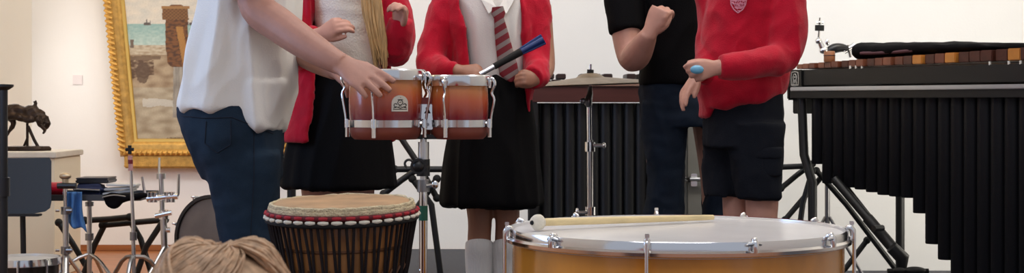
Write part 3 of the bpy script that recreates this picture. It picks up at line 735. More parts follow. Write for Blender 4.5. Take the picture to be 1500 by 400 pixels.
    for k in range(9):
        q = Vector((math.cos(k*PI/4.5), 0, math.sin(k*PI/4.5))); q = (q-d.normalized()*q.dot(d.normalized()))
        tube(b, [a+d*.6+q*.009, a+d*.8+q*.013, a+d*.99+q*.016], [.0042, .005, .005], 6)
    tube(b, [a+d*.6, a+d*.985], [.010, .0125], 12); obj('bristle_bundle', b, M_['blue_grip'], t)
girl_tie()

# --- man in black T-shirt
def man_black():
    Y = 5.8; base = (P(985, 150, Y).x, Y, 0); b = BM()
    sil(b, [(-125, 935, 1020, .09), (-95, 925, 1035, .11), (0, 945, 1030, .11), (110, 948, 1022, .11), (170, 945, 1025, .12)], Y)
    hc = P(985, -163, Y-.02); f = (.5, -.85, 0); head(b, hc, f, .235); tube(b, [hc-Vector((0, 0, .06)), P(982, -95, Y)], [.06, .08], 16)
    wr = P(951, 50, Y-.27)
    tube(b, [P(920, -88, Y), P(912, 0, Y-.06), P(918, 52, Y-.09), P(924, 84, Y-.13), P(933, 80, Y-.18), P(944, 62, Y-.24), wr], [.060, .058, .056, .050, .054, .042, .031], 18, 4)
    hand(b, wr, P(972, 4, Y-.28)-wr, Vector((-.45, -.88, .1)), thumb=1, s=1.04, curl=(50, 55, 58, 60), spread=2, tout=30, tcurl=30, wr=.031)
    tube(b, [P(1040, -88, Y), P(1054, 0, Y+.03), P(1056, 70, Y), P(1046, 130, Y-.06)], [.060, .052, .044, .03], 16, 4)
    wr2 = P(1046, 130, Y-.06); hand(b, wr2, (-.2, -.1, -1), (1, 0, 0), thumb=-1, s=1.0)
    for x, x2, dy in ((972, 974, -.03), (1044, 1050, .05)):
        tube(b, [P(x, 170, Y+dy), P(x2, 250, Y+dy), P(x2, 315, Y+dy), P(x2, 380, Y+dy), P(x2, 460, Y+dy)], [.085, .068, .055, .05, .035], 16, 3)
    o = person(b, base, M_['skin'], 'man in black T-shirt and jeans with one forearm raised and fist closed')
    b = BM(); sil(b, [(110, 940, 1034, .125), (135, 937, 1040, .135), (160, 938, 1052, .14), (185, 940, 1062, .14)], Y)
    sil(b, [(150, 938, 1008, .11), (200, 940, 1006, .105), (250, 948, 1004, .095), (285, 946, 1002, .09), (315, 943, 1001, .09), (380, 946, 1000, .085), (462, 950, 1000, .08)], Y-.02)
    sil(b, [(150, 1002, 1064, .11), (180, 1022, 1070, .105), (250, 1028, 1074, .095), (315, 1030, 1074, .09), (380, 1028, 1072, .085), (462, 1026, 1070, .08)], Y+.05)
    cloth('jeans', b, mat('dark_denim', '#141f2e', .85, var=.25, vscale=10, bump=.25, bscale=420, spec=.2), o, .008, 3, [(.008, (10, 10, 5)), (-.004, (20, 20, 30))], 9)
    b = BM(); sil(b, [(-118, 950, 1012, .08), (-105, 918, 1045, .13), (-50, 926, 1040, .145), (0, 936, 1036, .145), (60, 938, 1034, .14), (118, 936, 1038, .145), (124, 940, 1034, .14)], Y)
    tube(b, [P(928, -95, Y), P(915, -20, Y-.05), P(917, 30, Y-.08), P(919, 47, Y-.09)], [.085, .078, .070, .066], 18, 4)
    tube(b, [P(1034, -95, Y), P(1052, -20, Y+.02), P(1056, 30, Y+.02), P(1056, 44, Y+.01)], [.085, .075, .066, .064], 18, 4)
    cloth('shirt', b, M_['black_cloth'], o, .008, 3, [(.010, (8, 8, 4))], 13)
    obj('hair', hair_cap(hc, f, .235), mat('short_dark_hair', '#1f1712', .7), o); eyes(o, hc, f, .235)
    for x, dy in ((974, -.03), (1050, .05)): shoe(o, P(x, 470, Y+dy), (.3, -1, 0), .29)
man_black()

# --- boy in red sweatshirt
def boy_red():
    Y = 5.0; base = (P(1092, 150, Y).x, Y, 0); b = BM()
    sil(b, [(-75, 1060, 1140, .085), (-40, 1050, 1150, .095), (60, 1050, 1140, .095), (150, 1045, 1138, .10), (190, 1045, 1140, .11)], Y)
    hc = P(1084, -120, Y-.02); f = (-.85, -.5, 0); head(b, hc, f, .215); tube(b, [hc-Vector((0, 0, .06)), P(1092, -48, Y)], [.05, .065], 14)
    wr = P(1052, 99, Y-.27)
    tube(b, [P(1150, -40, Y-.05), P(1152, 30, Y-.13), P(1144, 76, Y-.16), P(1100, 95, Y-.24), wr], [.045, .038, .030, .026, .024], 14, 4)
    hand(b, wr, P(1020, 104, Y-.29)-wr, Vector((.05, -.97, .18)), thumb=1, s=.84, curl=(38, 55, 62, 66), spread=2, tout=26, tcurl=14, wr=.026)
    wr2 = P(1020, 112, Y-.16)
    tube(b, [P(1040, -40, Y+.06), P(1042, 30, Y+.05), P(1040, 86, Y-.02), wr2], [.05, .045, .040, .025], 14, 4)
    hand(b, wr2, P(1000, 140, Y-.20)-wr2, Vector((-.8, -.3, .5)), thumb=-1, s=.85, curl=(10, 14, 22, 30), spread=3, tout=30, wr=.024)
    for x, dy in ((1082, .06), (1116, -.06)):
        tube(b, [P(x, 190, Y+dy), P(x, 285, Y+dy), P(x, 330, Y+dy-.01), P(x+3, 370, Y+dy), P(x+2, 450, Y+dy), P(x, 500, Y+dy)], [.06, .056, .050, .049, .038, .032], 14, 4)
    o = person(b, base, M_['skin3'], 'boy in red crested sweatshirt and dark shorts holding a blue egg shaker')
    b = BM()
    sil(b, [(126, 1030, 1146, .125), (160, 1030, 1148, .135), (195, 1031, 1148, .14), (215, 1032, 1148, .14)], Y)
    sil(b, [(180, 1031, 1100, .095), (230, 1030, 1088, .09), (284, 1031, 1080, .085), (286, 1034, 1078, .08)], Y+.07)
    sil(b, [(180, 1060, 1148, .105), (230, 1070, 1147, .10), (286, 1078, 1146, .098), (290, 1080, 1144, .094), (291, 1084, 1140, .09)], Y-.06)
    s = cloth('shorts', b, mat('charcoal_shorts', '#181b23', .85, bump=.2, bscale=260, spec=.15), o, .0075, 3, [(.010, (9, 9, 5)), (-.003, (24, 24, 24))], 16)
    b = BM(); c0 = P(1124, 222, Y-.17); c1 = P(1124, 258, Y-.17)
    sil(b, [(219, 1102, 1143, .03), (221, 1100, 1145, .035), (255, 1101, 1145, .036), (258, 1104, 1142, .03)], Y-.128); obj('cargo_pocket', remesh(b, .006, 2), s.data.materials[0], s, True, None)
    b = BM(); sil(b, [(215, 1101, 1144, .03), (217, 1099, 1146, .037), (230, 1099, 1146, .040), (232, 1102, 1143, .034)], Y-.13); obj('pocket_flap', remesh(b, .005, 1), s.data.materials[0], s, True, None)
    b = BM(); sil(b, [(-70, 1068, 1122, .07), (-58, 1048, 1160, .11), (-20, 1038, 1160, .135), (10, 1035, 1160, .14), (60, 1028, 1158, .14), (100, 1020, 1155, .145), (125, 1018, 1154, .15), (140, 1022, 1148, .15), (150, 1024, 1128, .145), (158, 1026, 1080, .12)], Y)
    # far hem dips at his front
    sil(b, [(120, 1018, 1060, .11), (150, 1024, 1054, .11), (172, 1026, 1040, .09)], Y+.02)
    tube(b, [P(1146, -48, Y-.04), P(1154, 0, Y-.10), P(1154, 40, Y-.13), P(1150, 72, Y-.15), P(1138, 86, Y-.19), P(1105, 94, Y-.235), P(1075, 97, Y-.255), P(1056, 98, Y-.265)], [.070, .063, .060, .057, .050, .044, .040, .035], 18, 4)
    tube(b, [P(1046, -48, Y+.05), P(1046, 10, Y+.05), P(1044, 66, Y+.02), P(1036, 92, Y-.05), P(1026, 108, Y-.12)], [.068, .058, .052, .046, .036], 18, 4)
    sw = cloth('sweatshirt', b, M_['red_knit'], o, .007, 3, [(.014, (7, 7, 5)), (.005, (18, 18, 12))], 22)
    bv = Vector(base); tree = BVHTree.FromPolygons([v.co+bv for v in sw.data.vertices], [p.vertices for p in sw.data.polygons])
    cb = BM()                                                     # crest, embroidered in white
    def line(pl, r=.0016):
        q = []
        for i in range(len(pl)-1):
            for k in range(5):
                t = k/5; x = pl[i][0]+(pl[i+1][0]-pl[i][0])*t; y = pl[i][1]+(pl[i+1][1]-pl[i][1])*t; q.append((x, y))
        q.append(pl[-1]); out = []
        for x, y in q:
            d = (P(x, y, Y)-cam.location).normalized(); h = tree.ray_cast(cam.location, d)
            if h[0] is not None: out.append(h[0]-d*.0015)
        if len(out) > 1: tube(cb, out, r, 6)
    line([(1070, -6), (1071, 7), (1075, 14), (1081, 19), (1088, 14), (1092, 7), (1095, -8), (1082, -5), (1070, -6)], .0022)
    for k in range(5):
        y = -4+5*k; w_ = (11, 10.5, 9, 6, 2)[k]
        line([(1082-w_, y), (1082+w_, y-.5)])
    for k in range(-3, 4): line([(1082+k*3.2-1.5, -5), (1082+k*2.4+1.5, 8), (1082+k*1.2, 13)], .0014)
    for x, y in ((1076, 1), (1088, 1), (1082, 8), (1079, 12), (1086, 5), (1074, 5)): line([(x-2, y-1.5), (x+2, y+1.5)], .0024)
    line([(1072, -14), (1077, -9), (1082, -15), (1087, -9), (1093, -14)], .002)
    c_ = obj('crest', cb, mat('white_embroidery', '#dd8fa2', .8), sw); c_['label'] = 'white embroidered shield crest'
    b = BM(); r_ = BM()
    tube(r_, [P(1018, 128, Y-.02), P(1022, 150, Y-.02), P(1026, 172, Y-.02)], [.012, .012, .010], 10, 2); r_.free(); b.free()
    obj('hair', hair_cap(hc, f, .215), mat('boy_brown_hair', '#4b3422', .7), o); eyes(o, hc, f, .215)
    for x, dy in ((1082, .06), (1120, -.06)): shoe(o, P(x, 505, Y+dy), (-1, -.3, 0), .25)
    # egg shaker in his fist
    ec = P(1021, 102, Y-.312); e = BM(); ball(e, ec, .0165, (1.3, .9, .85), 18)
    tag(obj('egg_shaker', e, mat('sky_blue_plastic', '#6fb0d2', .3), None), 'sky blue plastic egg shaker in the hand of boy in red sweatshirt', 'shaker')
boy_red()

# --- child sitting in front, seen from behind: only the hair reaches the frame
def child():
    Y = 1.98; c = P(330, 470, Y); zt = P(0, 356, Y).z; base = (c.x, Y, 0); hc = Vector((c.x, Y, zt-.118)); b = BM()
    f = (.1, 1, 0); head(b, hc, f, .20)
    tube(b, [hc-Vector((0, 0, .10)), (c.x, Y-.01, .40), (c.x, Y-.03, .22), (c.x, Y-.03, .07)], [.05, .09, .095, .11], 18, 3)
    for k in (-1, 1):
        w_ = Vector((c.x+.05*k, Y+.24, .12))
        tube(b, [(c.x+.10*k, Y, .42), (c.x+.17*k, Y+.03, .28), (c.x+.15*k, Y+.14, .16), w_], [.042, .036, .032, .022], 12, 4)
        hand(b, w_, (-.4*k, 1, -.2), (0, .2, 1), thumb=-k, s=.7, curl=(25, 28, 30, 32), wr=.021)
        tube(b, [(c.x+.07*k, Y, .09), (c.x+.26*k, Y+.20, .10), (c.x+.05*k, Y+.30, .055), (c.x-.10*k, Y+.32, .05)], [.075, .058, .045, .035], 14, 4)
    o = person(b, base, M_['skin3'], 'child with tousled light brown hair sitting in the foreground, seen from behind', .005)
    b = BM(); tube(b, [(c.x, Y-.005, .455), (c.x, Y-.01, .42), (c.x, Y-.03, .22), (c.x, Y-.03, .09)], [.07, .115, .12, .13], 20, 4)
    for k in (-1, 1): tube(b, [(c.x+.08*k, Y, .42), (c.x+.17*k, Y+.03, .28), (c.x+.15*k, Y+.14, .16), (c.x+.07*k, Y+.21, .13)], [.06, .05, .045, .034], 14, 4)
    cloth('jumper', b, M_['red_knit'], o, .007, 3, [(.006, (10, 10, 8))])
    b = BM(); ball(b, (c.x, Y-.03, .10), .14, (1, .9, .68))
    for k in (-1, 1): tube(b, [(c.x+.07*k, Y, .095), (c.x+.26*k, Y+.20, .105), (c.x+.06*k, Y+.30, .065), (c.x-.06*k, Y+.32, .06)], [.09, .072, .060, .052], 14, 4)
    cloth('trousers', b, mat('grey_trousers', '#2b2d33', .9), o, .007, 3)
    # hair: cap plus many locks falling from a parting
    cap = BM(); ball(cap, hc+Vector((0, -.015, .018)), .096, (1.0, 1.02, .98), 24); ball(cap, hc+Vector((0, -.05, -.05)), .075, (1.1, .8, 1.1), 16)
    hm = mat('light_brown_hair', '#c4a07e', .5, var=.35, vscale=40, stretch=(2, 2, 2))
    h = obj('hair', remesh(cap, .006, 2), hm, o, True, None)
    rnd = random.Random(11); lb = BM()
    part = hc+Vector((-.012, -.03, .105))
    for i in range(1500):
        a = rnd.uniform(0, 2*PI); el = rnd.uniform(.0, 1.0)
        side = 1 if math.cos(a) > 0 else -1
        pts = []; rr = .098+rnd.uniform(-.001, .010); st = rnd.uniform(.05, .65)
        for k in range(6):
            t = st+(k/5)*rnd.uniform(.9, 1.1)
            th = t*1.05
            lift = .014*math.exp(-((th-.48)/.26)**2)*(abs(math.cos(a))**1.5)
            sw = a+(1.15*t*(.75+.5*el)-.2)*(1 if math.sin(a+.5) > -.3 else -1)+.25*math.sin(t*2.3+el*6)
            r = rr+lift
            pts.append(hc+Vector((-.004+r*1.02*math.sin(th)*math.cos(sw), -.015+r*math.sin(th)*math.sin(sw), .014+r*math.cos(th)-.010*math.exp(-(th/.16)**2))))
        tube(lb, pts, [.0010, .0019, .0022, .0020, .0016, .0005], 5, 3)
    lk = obj('hair_locks', lb, hm, h); lk['kind'] = 'stuff'
child()

# ------------------------------------------------------------------ marimba at the right
def marimba_right():
    A = P(1160, 130, 6.6); A.z = 0; B0 = P(1500, 128, 5.5); B0.z = 0
    d = (B0-A).normalized(); n = Vector((-d.y, d.x, 0));  n = n if n.y > 0 else -n      # n points away from the viewer
    Ltot = 1.62; E = A+d*Ltot
    t = thing('marimba', 'large concert marimba with stepped black resonator pipes beside boy in red sweatshirt', 'marimba', A)
    q = lambda l, o, z: A+d*l+n*o+Vector((0, 0, z))
    M3 = Matrix((d, n, Vector((0, 0, 1)))).transposed().to_4x4(); M3.translation = A
    lb = lambda bm, lo, hi, bev=.002: box(bm, lo, hi, bev, M3)
    dark = mat('black_stained_rail', '#0b0908', .5)
    b = BM(); lb(b, (-.01, 0, .925), (Ltot, .03, .992)); obj('side_rail', b, dark, t)
    b = BM(); lb(b, (.0, -.012, .900), (Ltot, .02, .917), .003); obj('trim_strip', b, mat('satin_aluminium', '#b9babd', .35, .6), t)
    b = BM(); lb(b, (-.01, -.004, .868), (Ltot, .03, .900)); obj('lower_rail', b, M_['black'], t)
    b = BM(); lb(b, (-.03, -.006, .86), (-.008, .60, .99), .006); lb(b, (-.032, -.008, .915), (.075, .002, .993), .005); obj('end_plate', b, dark, t)
    b = BM(); lb(b, (0, .58, .868), (Ltot, .61, .99)); obj('side_rail', b, dark, t)
    # emblem on the end plate: rounded outline with a figure inside
    b = BM(); o = -.0095
    R_ = lambda pl, r=.0018: tube(b, [q(u, o, v) for u, v in pl], r, 6)
    R_([(.008, .925), (.006, .955), (.010, .981), (.030, .984), (.050, .981), (.054, .955), (.052, .925), (.030, .922), (.008, .925)])
    R_([(.018, .932), (.022, .948), (.018, .960), (.026, .974), (.034, .974), (.042, .960), (.038, .948), (.042, .932)], .0022)
    R_([(.026, .960), (.034, .960)], .003); R_([(.030, .935), (.030, .950)], .003); R_([(.014, .928), (.046, .928)], .002)
    e = obj('emblem', b, mat('silver_emblem', '#b8b4ac', .4), t); e['label'] = 'silver emblem with a figure in a rounded square'
    # bars: near row and far row
    rnd = random.Random(5)
    bars = [mat('rosewood_dark', '#4a251a', .4, var=.2, vscale=12, stretch=(6, 1, 6)), mat('rosewood', '#6b3a28', .4, var=.2, vscale=12), mat('rosewood_red', '#7d4a35', .4, var=.2, vscale=12), mat('padauk_orange', '#bb7a35', .4, var=.2, vscale=12)]
    l = .015; i = 0
    pick = [2, 2, 1, 2, 1, 1, 0, 1, 2, 0, 1, 2, 1, 0, 3, 0, 1, 3, 0, 0, 0, 0, 3, 0, 0, 3, 0, 0]
    while l < Ltot-.06:
        u = l/1.275; wd = .040+.020*u; zb = .996+.010*u; th = .020+.026*u**.8
        far = .27+.10*u; b = BM()
        lb(b, (l, .012-.006*(i % 3), zb), (l+wd, far, zb+th), .003); obj('bar', b, bars[pick[i % len(pick)]], t)
        l += wd+.005; i += 1
    l = .03; i = 0
    while l < Ltot-.06:
        u = l/1.275; wd = .040+.020*u; zb = 1.0+.010*u; b = BM()
        if i % 7 not in (2, 6):
            lb(b, (l, .33+.06*u, zb), (l+wd, .62+.06*u, zb+.020+.022*u), .003); obj('bar', b, bars[(i*5+1) % 3], t)
        l += wd+.008; i += 1
    for lx in (.36, .395, .43, 1.11, 1.20, 1.255):
        b = BM(); tube(b, [q(lx, .006, .985), q(lx, .006, 1.004)], .0048, 8); obj('string_post', b, mat('white_post', '#e8e4da', .5), t)
    b = BM(); tube(b, [q(.02, .035, .998), q(Ltot-.02, .035, 1.004)], .002, 6); obj('bar_cord', b, mat('white_cord2', '#cfc9bb', .7), t)
    # resonators
    prof = [(1180, 222), (1200, 240), (1214, 268), (1240, 273), (1262, 277), (1300, 286), (1337.5, 290), (1338, 312), (1351, 312), (1351.5, 335), (1364, 335), (1364.5, 357), (1377, 357), (1377.5, 380), (1390, 380), (1390.5, 399), (1404, 400), (1405, 422), (1420, 423), (1460, 470), (1700, 480)]
    def bot(x):
        for (xa, ya), (xb, yb) in zip(prof[:-1], prof[1:]):
            if xa <= x <= xb: return ya+(yb-ya)*(x-xa)/max(xb-xa, 1e-6)
        return 222 if x < 1180 else 480
    rm = mat('satin_black_pipe', '#0b0b11', .5, .0, spec=.3)
    pitch = .0665
    for k in range(24):
        l = .115+pitch*k-.0
        if l > Ltot-.04: break
        c = q(l, .055, 0); px = 750+FPX*c.x/c.y; zb = max(.07, EYE-(bot(px)-HZ)/FPX*c.y); r = .0325
        b = BM(); lathe(b, [(r-.003, .885), (r, .885), (r, zb+.003), (r-.002, zb), (0, zb)], c, 28); lathe(b, [(r-.003, .885), (r-.003, zb+.01)], c, 28)
        obj('resonator', b, rm, t)
    for k in range(22):                                            # bank below the far row of bars
        l = .16+pitch*k
        if l > Ltot-.04: break
        c = q(l, .46, 0); px = 750+FPX*(A+d*l).x/(A+d*l).y; zb = max(.07, EYE-(bot(px)-HZ)/FPX*(A+d*l).y)+.18; r = .030
        b = BM(); lathe(b, [(r-.003, .885), (r, .885), (r, min(zb, .8)), (0, min(zb, .8))], c, 20); obj('resonator', b, rm, t)
    # end frame, legs and stays
    for o_ in (.03, .55):
        b = BM(); c = q(.035, o_, 0); tube(b, [q(.030, o_, .87), q(.045, o_, .62), q(.10, o_, .50), q(.10, o_, .09)], .020, 10); obj('leg', b, M_['black'], t)
        b = BM(); cc = q(.10, o_, .045); tube(b, [cc-n*.014, cc+n*.014], .045, 20); box(b, q(.08, o_-.02, .06), q(.12, o_+.02, .10), .004); obj('caster', b, M_['rubber'], t)
        b = BM(); tube(b, [q(Ltot-.05, o_, .87), q(Ltot-.05, o_, .09)], .022, 10); obj('leg', b, M_['black'], t)
        b = BM(); cc = q(Ltot-.05, o_, .045); tube(b, [cc-n*.014, cc+n*.014], .045, 20); box(b, q(Ltot-.07, o_-.02, .06), q(Ltot-.03, o_+.02, .10), .004); obj('caster', b, M_['rubber'], t)
    b = BM(); lb(b, (-.02, .02, .80), (.03, .60, .87), .004); obj('end_crossbar', b, M_['black'], t)
    s0, s1 = P(1222, 262, 6.35), P(1312, 368, 6.15)
    b = BM(); tube(b, [s0, s1], .0185, 10); m_ = s0.lerp(s1, .55); tube(b, [m_, s1+(s1-s0)*.02], .024, 10); sy = obj('stay', b, M_['black'], t)
    b = BM(); tube(b, [P(1306, 362, 6.12), P(1322, 378, 6.12), P(1321, 398, 6.12)], [.026, .030, .018], 10); obj('stay_bracket', b, M_['black'], sy)
    b = BM(); m_ = P(1293, 334, 6.16); tube(b, [m_-n*.05, m_], [.013, .013], 8); obj('stay_knob', b, M_['bplastic'], sy)
    s0, s1 = P(1238, 270, 6.4), P(1288, 334, 6.2)
    b = BM(); tube(b, [s0, s1], .008, 8); obj('stay', b, M_['black'], t)
    b = BM(); tube(b, [P(1300, 397, 6.12), P(1360, 397, 6.12)], .010, 8); ball(b, P(1318, 396, 6.08), .022, (1.2, 1, .5)); ball(b, P(1340, 396, 6.08), .03, (1.5, 1, .5)); tube(b, [P(1321, 398, 6.12), Vector((P(1321, 398, 6.12).x, 6.12, .0))], .018, 8); obj('pedal_foot', b, M_['rubber'], t)
    # cover folded on the bars
    rings = []
    rows = [(1240, 66, 75), (1246, 63, 82), (1275, 63.5, 84), (1310, 62.5, 83), (1345, 61.5, 81), (1375, 62, 78), (1400, 62, 77), (1430, 62.5, 74), (1458, 63, 72), (1470, 65, 70.5)]
    K = 30
    for i in range(K+1):
        x = 1240+230*i/K; k = 0
        while k < len(rows)-2 and rows[k+1][0] < x: k += 1
        f = (x-rows[k][0])/(rows[k+1][0]-rows[k][0]); yt = rows[k][1]+(rows[k+1][1]-rows[k][1])*f; yb = rows[k][2]+(rows[k+1][2]-rows[k][2])*f
        l = (x-1160)/340*1.20; ce = q(l, .22, 0); zt = EYE+(HZ-yt)/FPX*ce.y; u = l/1.275
        zb = .996+.010*u+.020+.026*u**.8+.002
        zt = max(zt, zb+.02); hw = .15+.02*noise.noise(Vector((i*.4, 0, 0)))
        if i in (0, K): hw *= .85
        ring = []
        for j in range(24):
            a = 2*PI*j/24; ct, st = math.cos(a), math.sin(a)
            zz = (zb+zt)/2+(zt-zb)/2*math.copysign(abs(st)**.7, st)
            if st > .2: zz += .006*noise.noise(Vector((x*.05, j*.5, 3)))
            ring.append(ce+n*(hw*math.copysign(abs(ct)**.6, ct))+Vector((0, 0, zz)))
        rings.append(ring)
    b = BM(); loft(b, rings)
    c0 = q(.55, .22, 1.04)
    cv = thing('padded_cover', 'black padded cloth cover lying folded on top of the marimba bars', 'cover', c0)
    obj('cover_cloth', b, M_['black_cloth'], cv, True, None)
    b = BM(); tube(b, [q(l_, .075, 1.052+.015*l_+.004*math.sin(l_*9)) for l_ in (.35, .45, .55, .65)], .007, 8, 3); obj('piping', b, mat('plum_piping', '#4a2a33', .7), cv)
    # wooden block
    c = q(.195, .03, 0); c = P(1215, 90, 6.42); zb = .998+.024; zt = EYE+(HZ-75)/FPX*c.y; c.z = zb
    wb = thing('wood_block', 'small cylindrical wooden block standing on the thin end of the marimba bars', 'wood block', c)
    b = BM(); lathe(b, [(0, 0), (.022, 0), (.024, .004), (.024, zt-zb-.004), (.021, zt-zb), (0, zt-zb)], c, 28); bo = obj('body', b, mat('brown_block_wood', '#96613f', .45, var=.2, vscale=20, stretch=(1, 1, .2)), wb)
    b = BM(); lathe(b, [(.0242, (zt-zb)*.55), (.0252, (zt-zb)*.6), (.0242, (zt-zb)*.65)], c, 28); obj('groove_ring', b, bars[0], bo)
    # cymbal arm rising behind the marimba
    Yc = 7.2; x0 = P(1212, 80, Yc).x
    cs = thing('cymbal_stand', 'chrome cymbal stand without a cymbal rising behind the marimba', 'stand', (x0, Yc, 0))
    b = BM(); rod(b, (x0, Yc, .12), (x0, Yc, P(0, 90, Yc).z), .0125); pole = obj('pole', b, M_['dsteel'], cs)
    b = BM(); tube(b, [P(1212, 92, Yc), P(1211, 76, Yc)], .016, 12); ball(b, P(1207, 74, Yc), .020, (1.2, 1, 1)); tube(b, [P(1207, 76, Yc), P(1200, 60, Yc)], [.016, .012], 10); ball(b, P(1199, 60, Yc), .017); ball(b, P(1212, 62, Yc), .011, (1, .6, 1.5)); obj('tilter', b, M_['chrome'], cs)
    b = BM(); tube(b, [P(1199, 60, Yc), P(1201, 26, Yc)], [.007, .005], 8); obj('threaded_rod', b, M_['chrome'], cs)
    b = BM(); tube(b, [P(1200.3, 45, Yc), P(1200.6, 37, Yc)], .022, 18); obj('felt', b, M_['rubber'], cs)
    b = BM(); ball(b, P(1201, 33, Yc), .010); tube(b, [P(1196, 33, Yc), P(1206, 33, Yc)], .005, 8); obj('wing_nut', b, M_['chrome'], cs)
    b = BM(); tube(b, [P(1212, 76, Yc), P(1222, 71, Yc), P(1234, 70, Yc), P(1243, 73, Yc)], [.018, .024, .020, .014], 12, 3); obj('clamp', b, M_['bplastic'], cs)
    b = BM(); tube(b, [P(1236, 76, Yc), P(1252, 66, Yc)], .013, 10); tube(b, [P(1242, 66, Yc), P(1246, 84, Yc)], .009, 8); obj('clamp_screw', b, M_['chrome'], cs)
    for k in range(3):
        a = math.radians(80+120*k); dd = Vector((math.cos(a), math.sin(a), 0)); o_ = Vector((x0, Yc, 0)); b = BM()
        tube(b, [o_+dd*.012+Vector((0, 0, .30)), o_+dd*.20+Vector((0, 0, .012))], .008, 8); obj('leg', b, M_['dsteel'], cs)
marimba_right()

def keyboard_stand(name_label, pts, Y, r=.014, extra=None, cat='stand', name='keyboard_stand', group=None, gap=.3):
    """folding X stand of black tubes; pts = tube polylines in photo pixels"""
    xs = [p for pl in pts for p in pl]
    cx = sum(p[0] for p in xs)/len(xs); t = thing(name, name_label, cat, (P(cx, 0, Y).x, Y, 0), group)
    for i, pl in enumerate(pts):
        b = BM(); pp = [P(x, y, Y+.04*(i % 3)) for x, y in pl]; tube(b, pp, r, 10); o = obj('tube', b, M_['black'], t)
        for p in (pp[0], pp[-1]):
            b = BM(); ball(b, p, r*1.35, n=12); obj('end_cap', b, M_['rubber'], o)
    return t
g = lambda x, Y: (x, HZ+EYE/Y*FPX-3)
keyboard_stand('black folding stand of crossed tubes between boy in red sweatshirt and the marimba legs', [[(1120, 246), (1186, 243)], [(1144, 276), (1168, 256), (1190, 240)], [(1150, 322), (1196, 268), (1214, 246)], [(1190, 250), (1176, 298), g(1160, 6.9)], [(1196, 250), (1240, 300), g(1330, 6.9)], [(1270, 352), (1238, 394), g(1205, 6.9)]], 6.9, .013)

# ------------------------------------------------------------------ marimba at the back, behind the cymbal
def marimba_back():
    Y = 6.75; x0, x1 = P(772, 0, Y).x, P(1001, 0, Y).x; t = thing('marimba', 'brown sided marimba with black resonators standing behind the cymbal', 'marimba', ((x0+x1)/2, Y, 0))
    z = lambda y: P(0, y, Y).z
    b = BM(); box(b, (x0, Y, z(150)), (x1, Y+.03, z(127)), .003); obj('side_rail', b, mat('mahogany_rail', '#4a2520', .4, var=.2, vscale=6, stretch=(.4, 4, 4)), t)
    b = BM(); box(b, (x0, Y-.008, z(126.5)), (x1, Y+.03, z(123)), .002); obj('top_moulding', b, mat('pale_rail_edge', '#8b6a5c', .4), t)  # top strip in a paler brown than the rail
    b = BM(); box(b, (x0, Y+.62, z(150)), (x1, Y+.65, z(124)), .003); obj('side_rail', b, mat('mahogany_rail_far', '#4a2520', .4), t)
    k = 0; x = x0+.01; bm_ = mat('dark_bar_wood', '#2c1a16', .45)
    while x < x1-.05:
        b = BM(); box(b, (x, Y+.10, z(122)), (x+.045, Y+.50, z(116)), .003); obj('bar', b, bm_, t); x += .052
    x = x0+.09
    while x < x1-.05:
        b = BM(); box(b, (x, Y+.34, z(114)), (x+.042, Y+.60, z(106)), .003)
        if k % 7 not in (2, 6): obj('bar', b, bm_, t)
        else: b.free()
        x += .055; k += 1
    rm = mat('matt_black_pipe', '#0c0c0f', .5)
    for i in range(26):
        xx = x0+.035+(i//2)*.0535+(.027 if i % 2 else 0); b = BM(); zb = .30
        lathe(b, [(0, z(151)), (.0258, z(151)), (.0258, zb), (0, zb)], (xx, Y+(.42 if i % 2 else .06), 0), 24); obj('resonator', b, rm, t)
    for xx in (x0+.03, x1-.03):
        for yy in (Y+.02, Y+.62):
            b = BM(); box(b, (xx-.02, yy-.018, .05), (xx+.02, yy+.018, z(150)), .004); obj('leg', b, M_['black'], t)
            b = BM(); tube(b, [(xx, yy-.012, .035), (xx, yy+.012, .035)], .034, 16); obj('caster', b, M_['rubber'], t)
    b = BM(); box(b, (x0+.03, Y+.13, .12), (x1-.03, Y+.16, z(151)), .004); obj('lower_panel', b, M_['black'], t)
marimba_back()

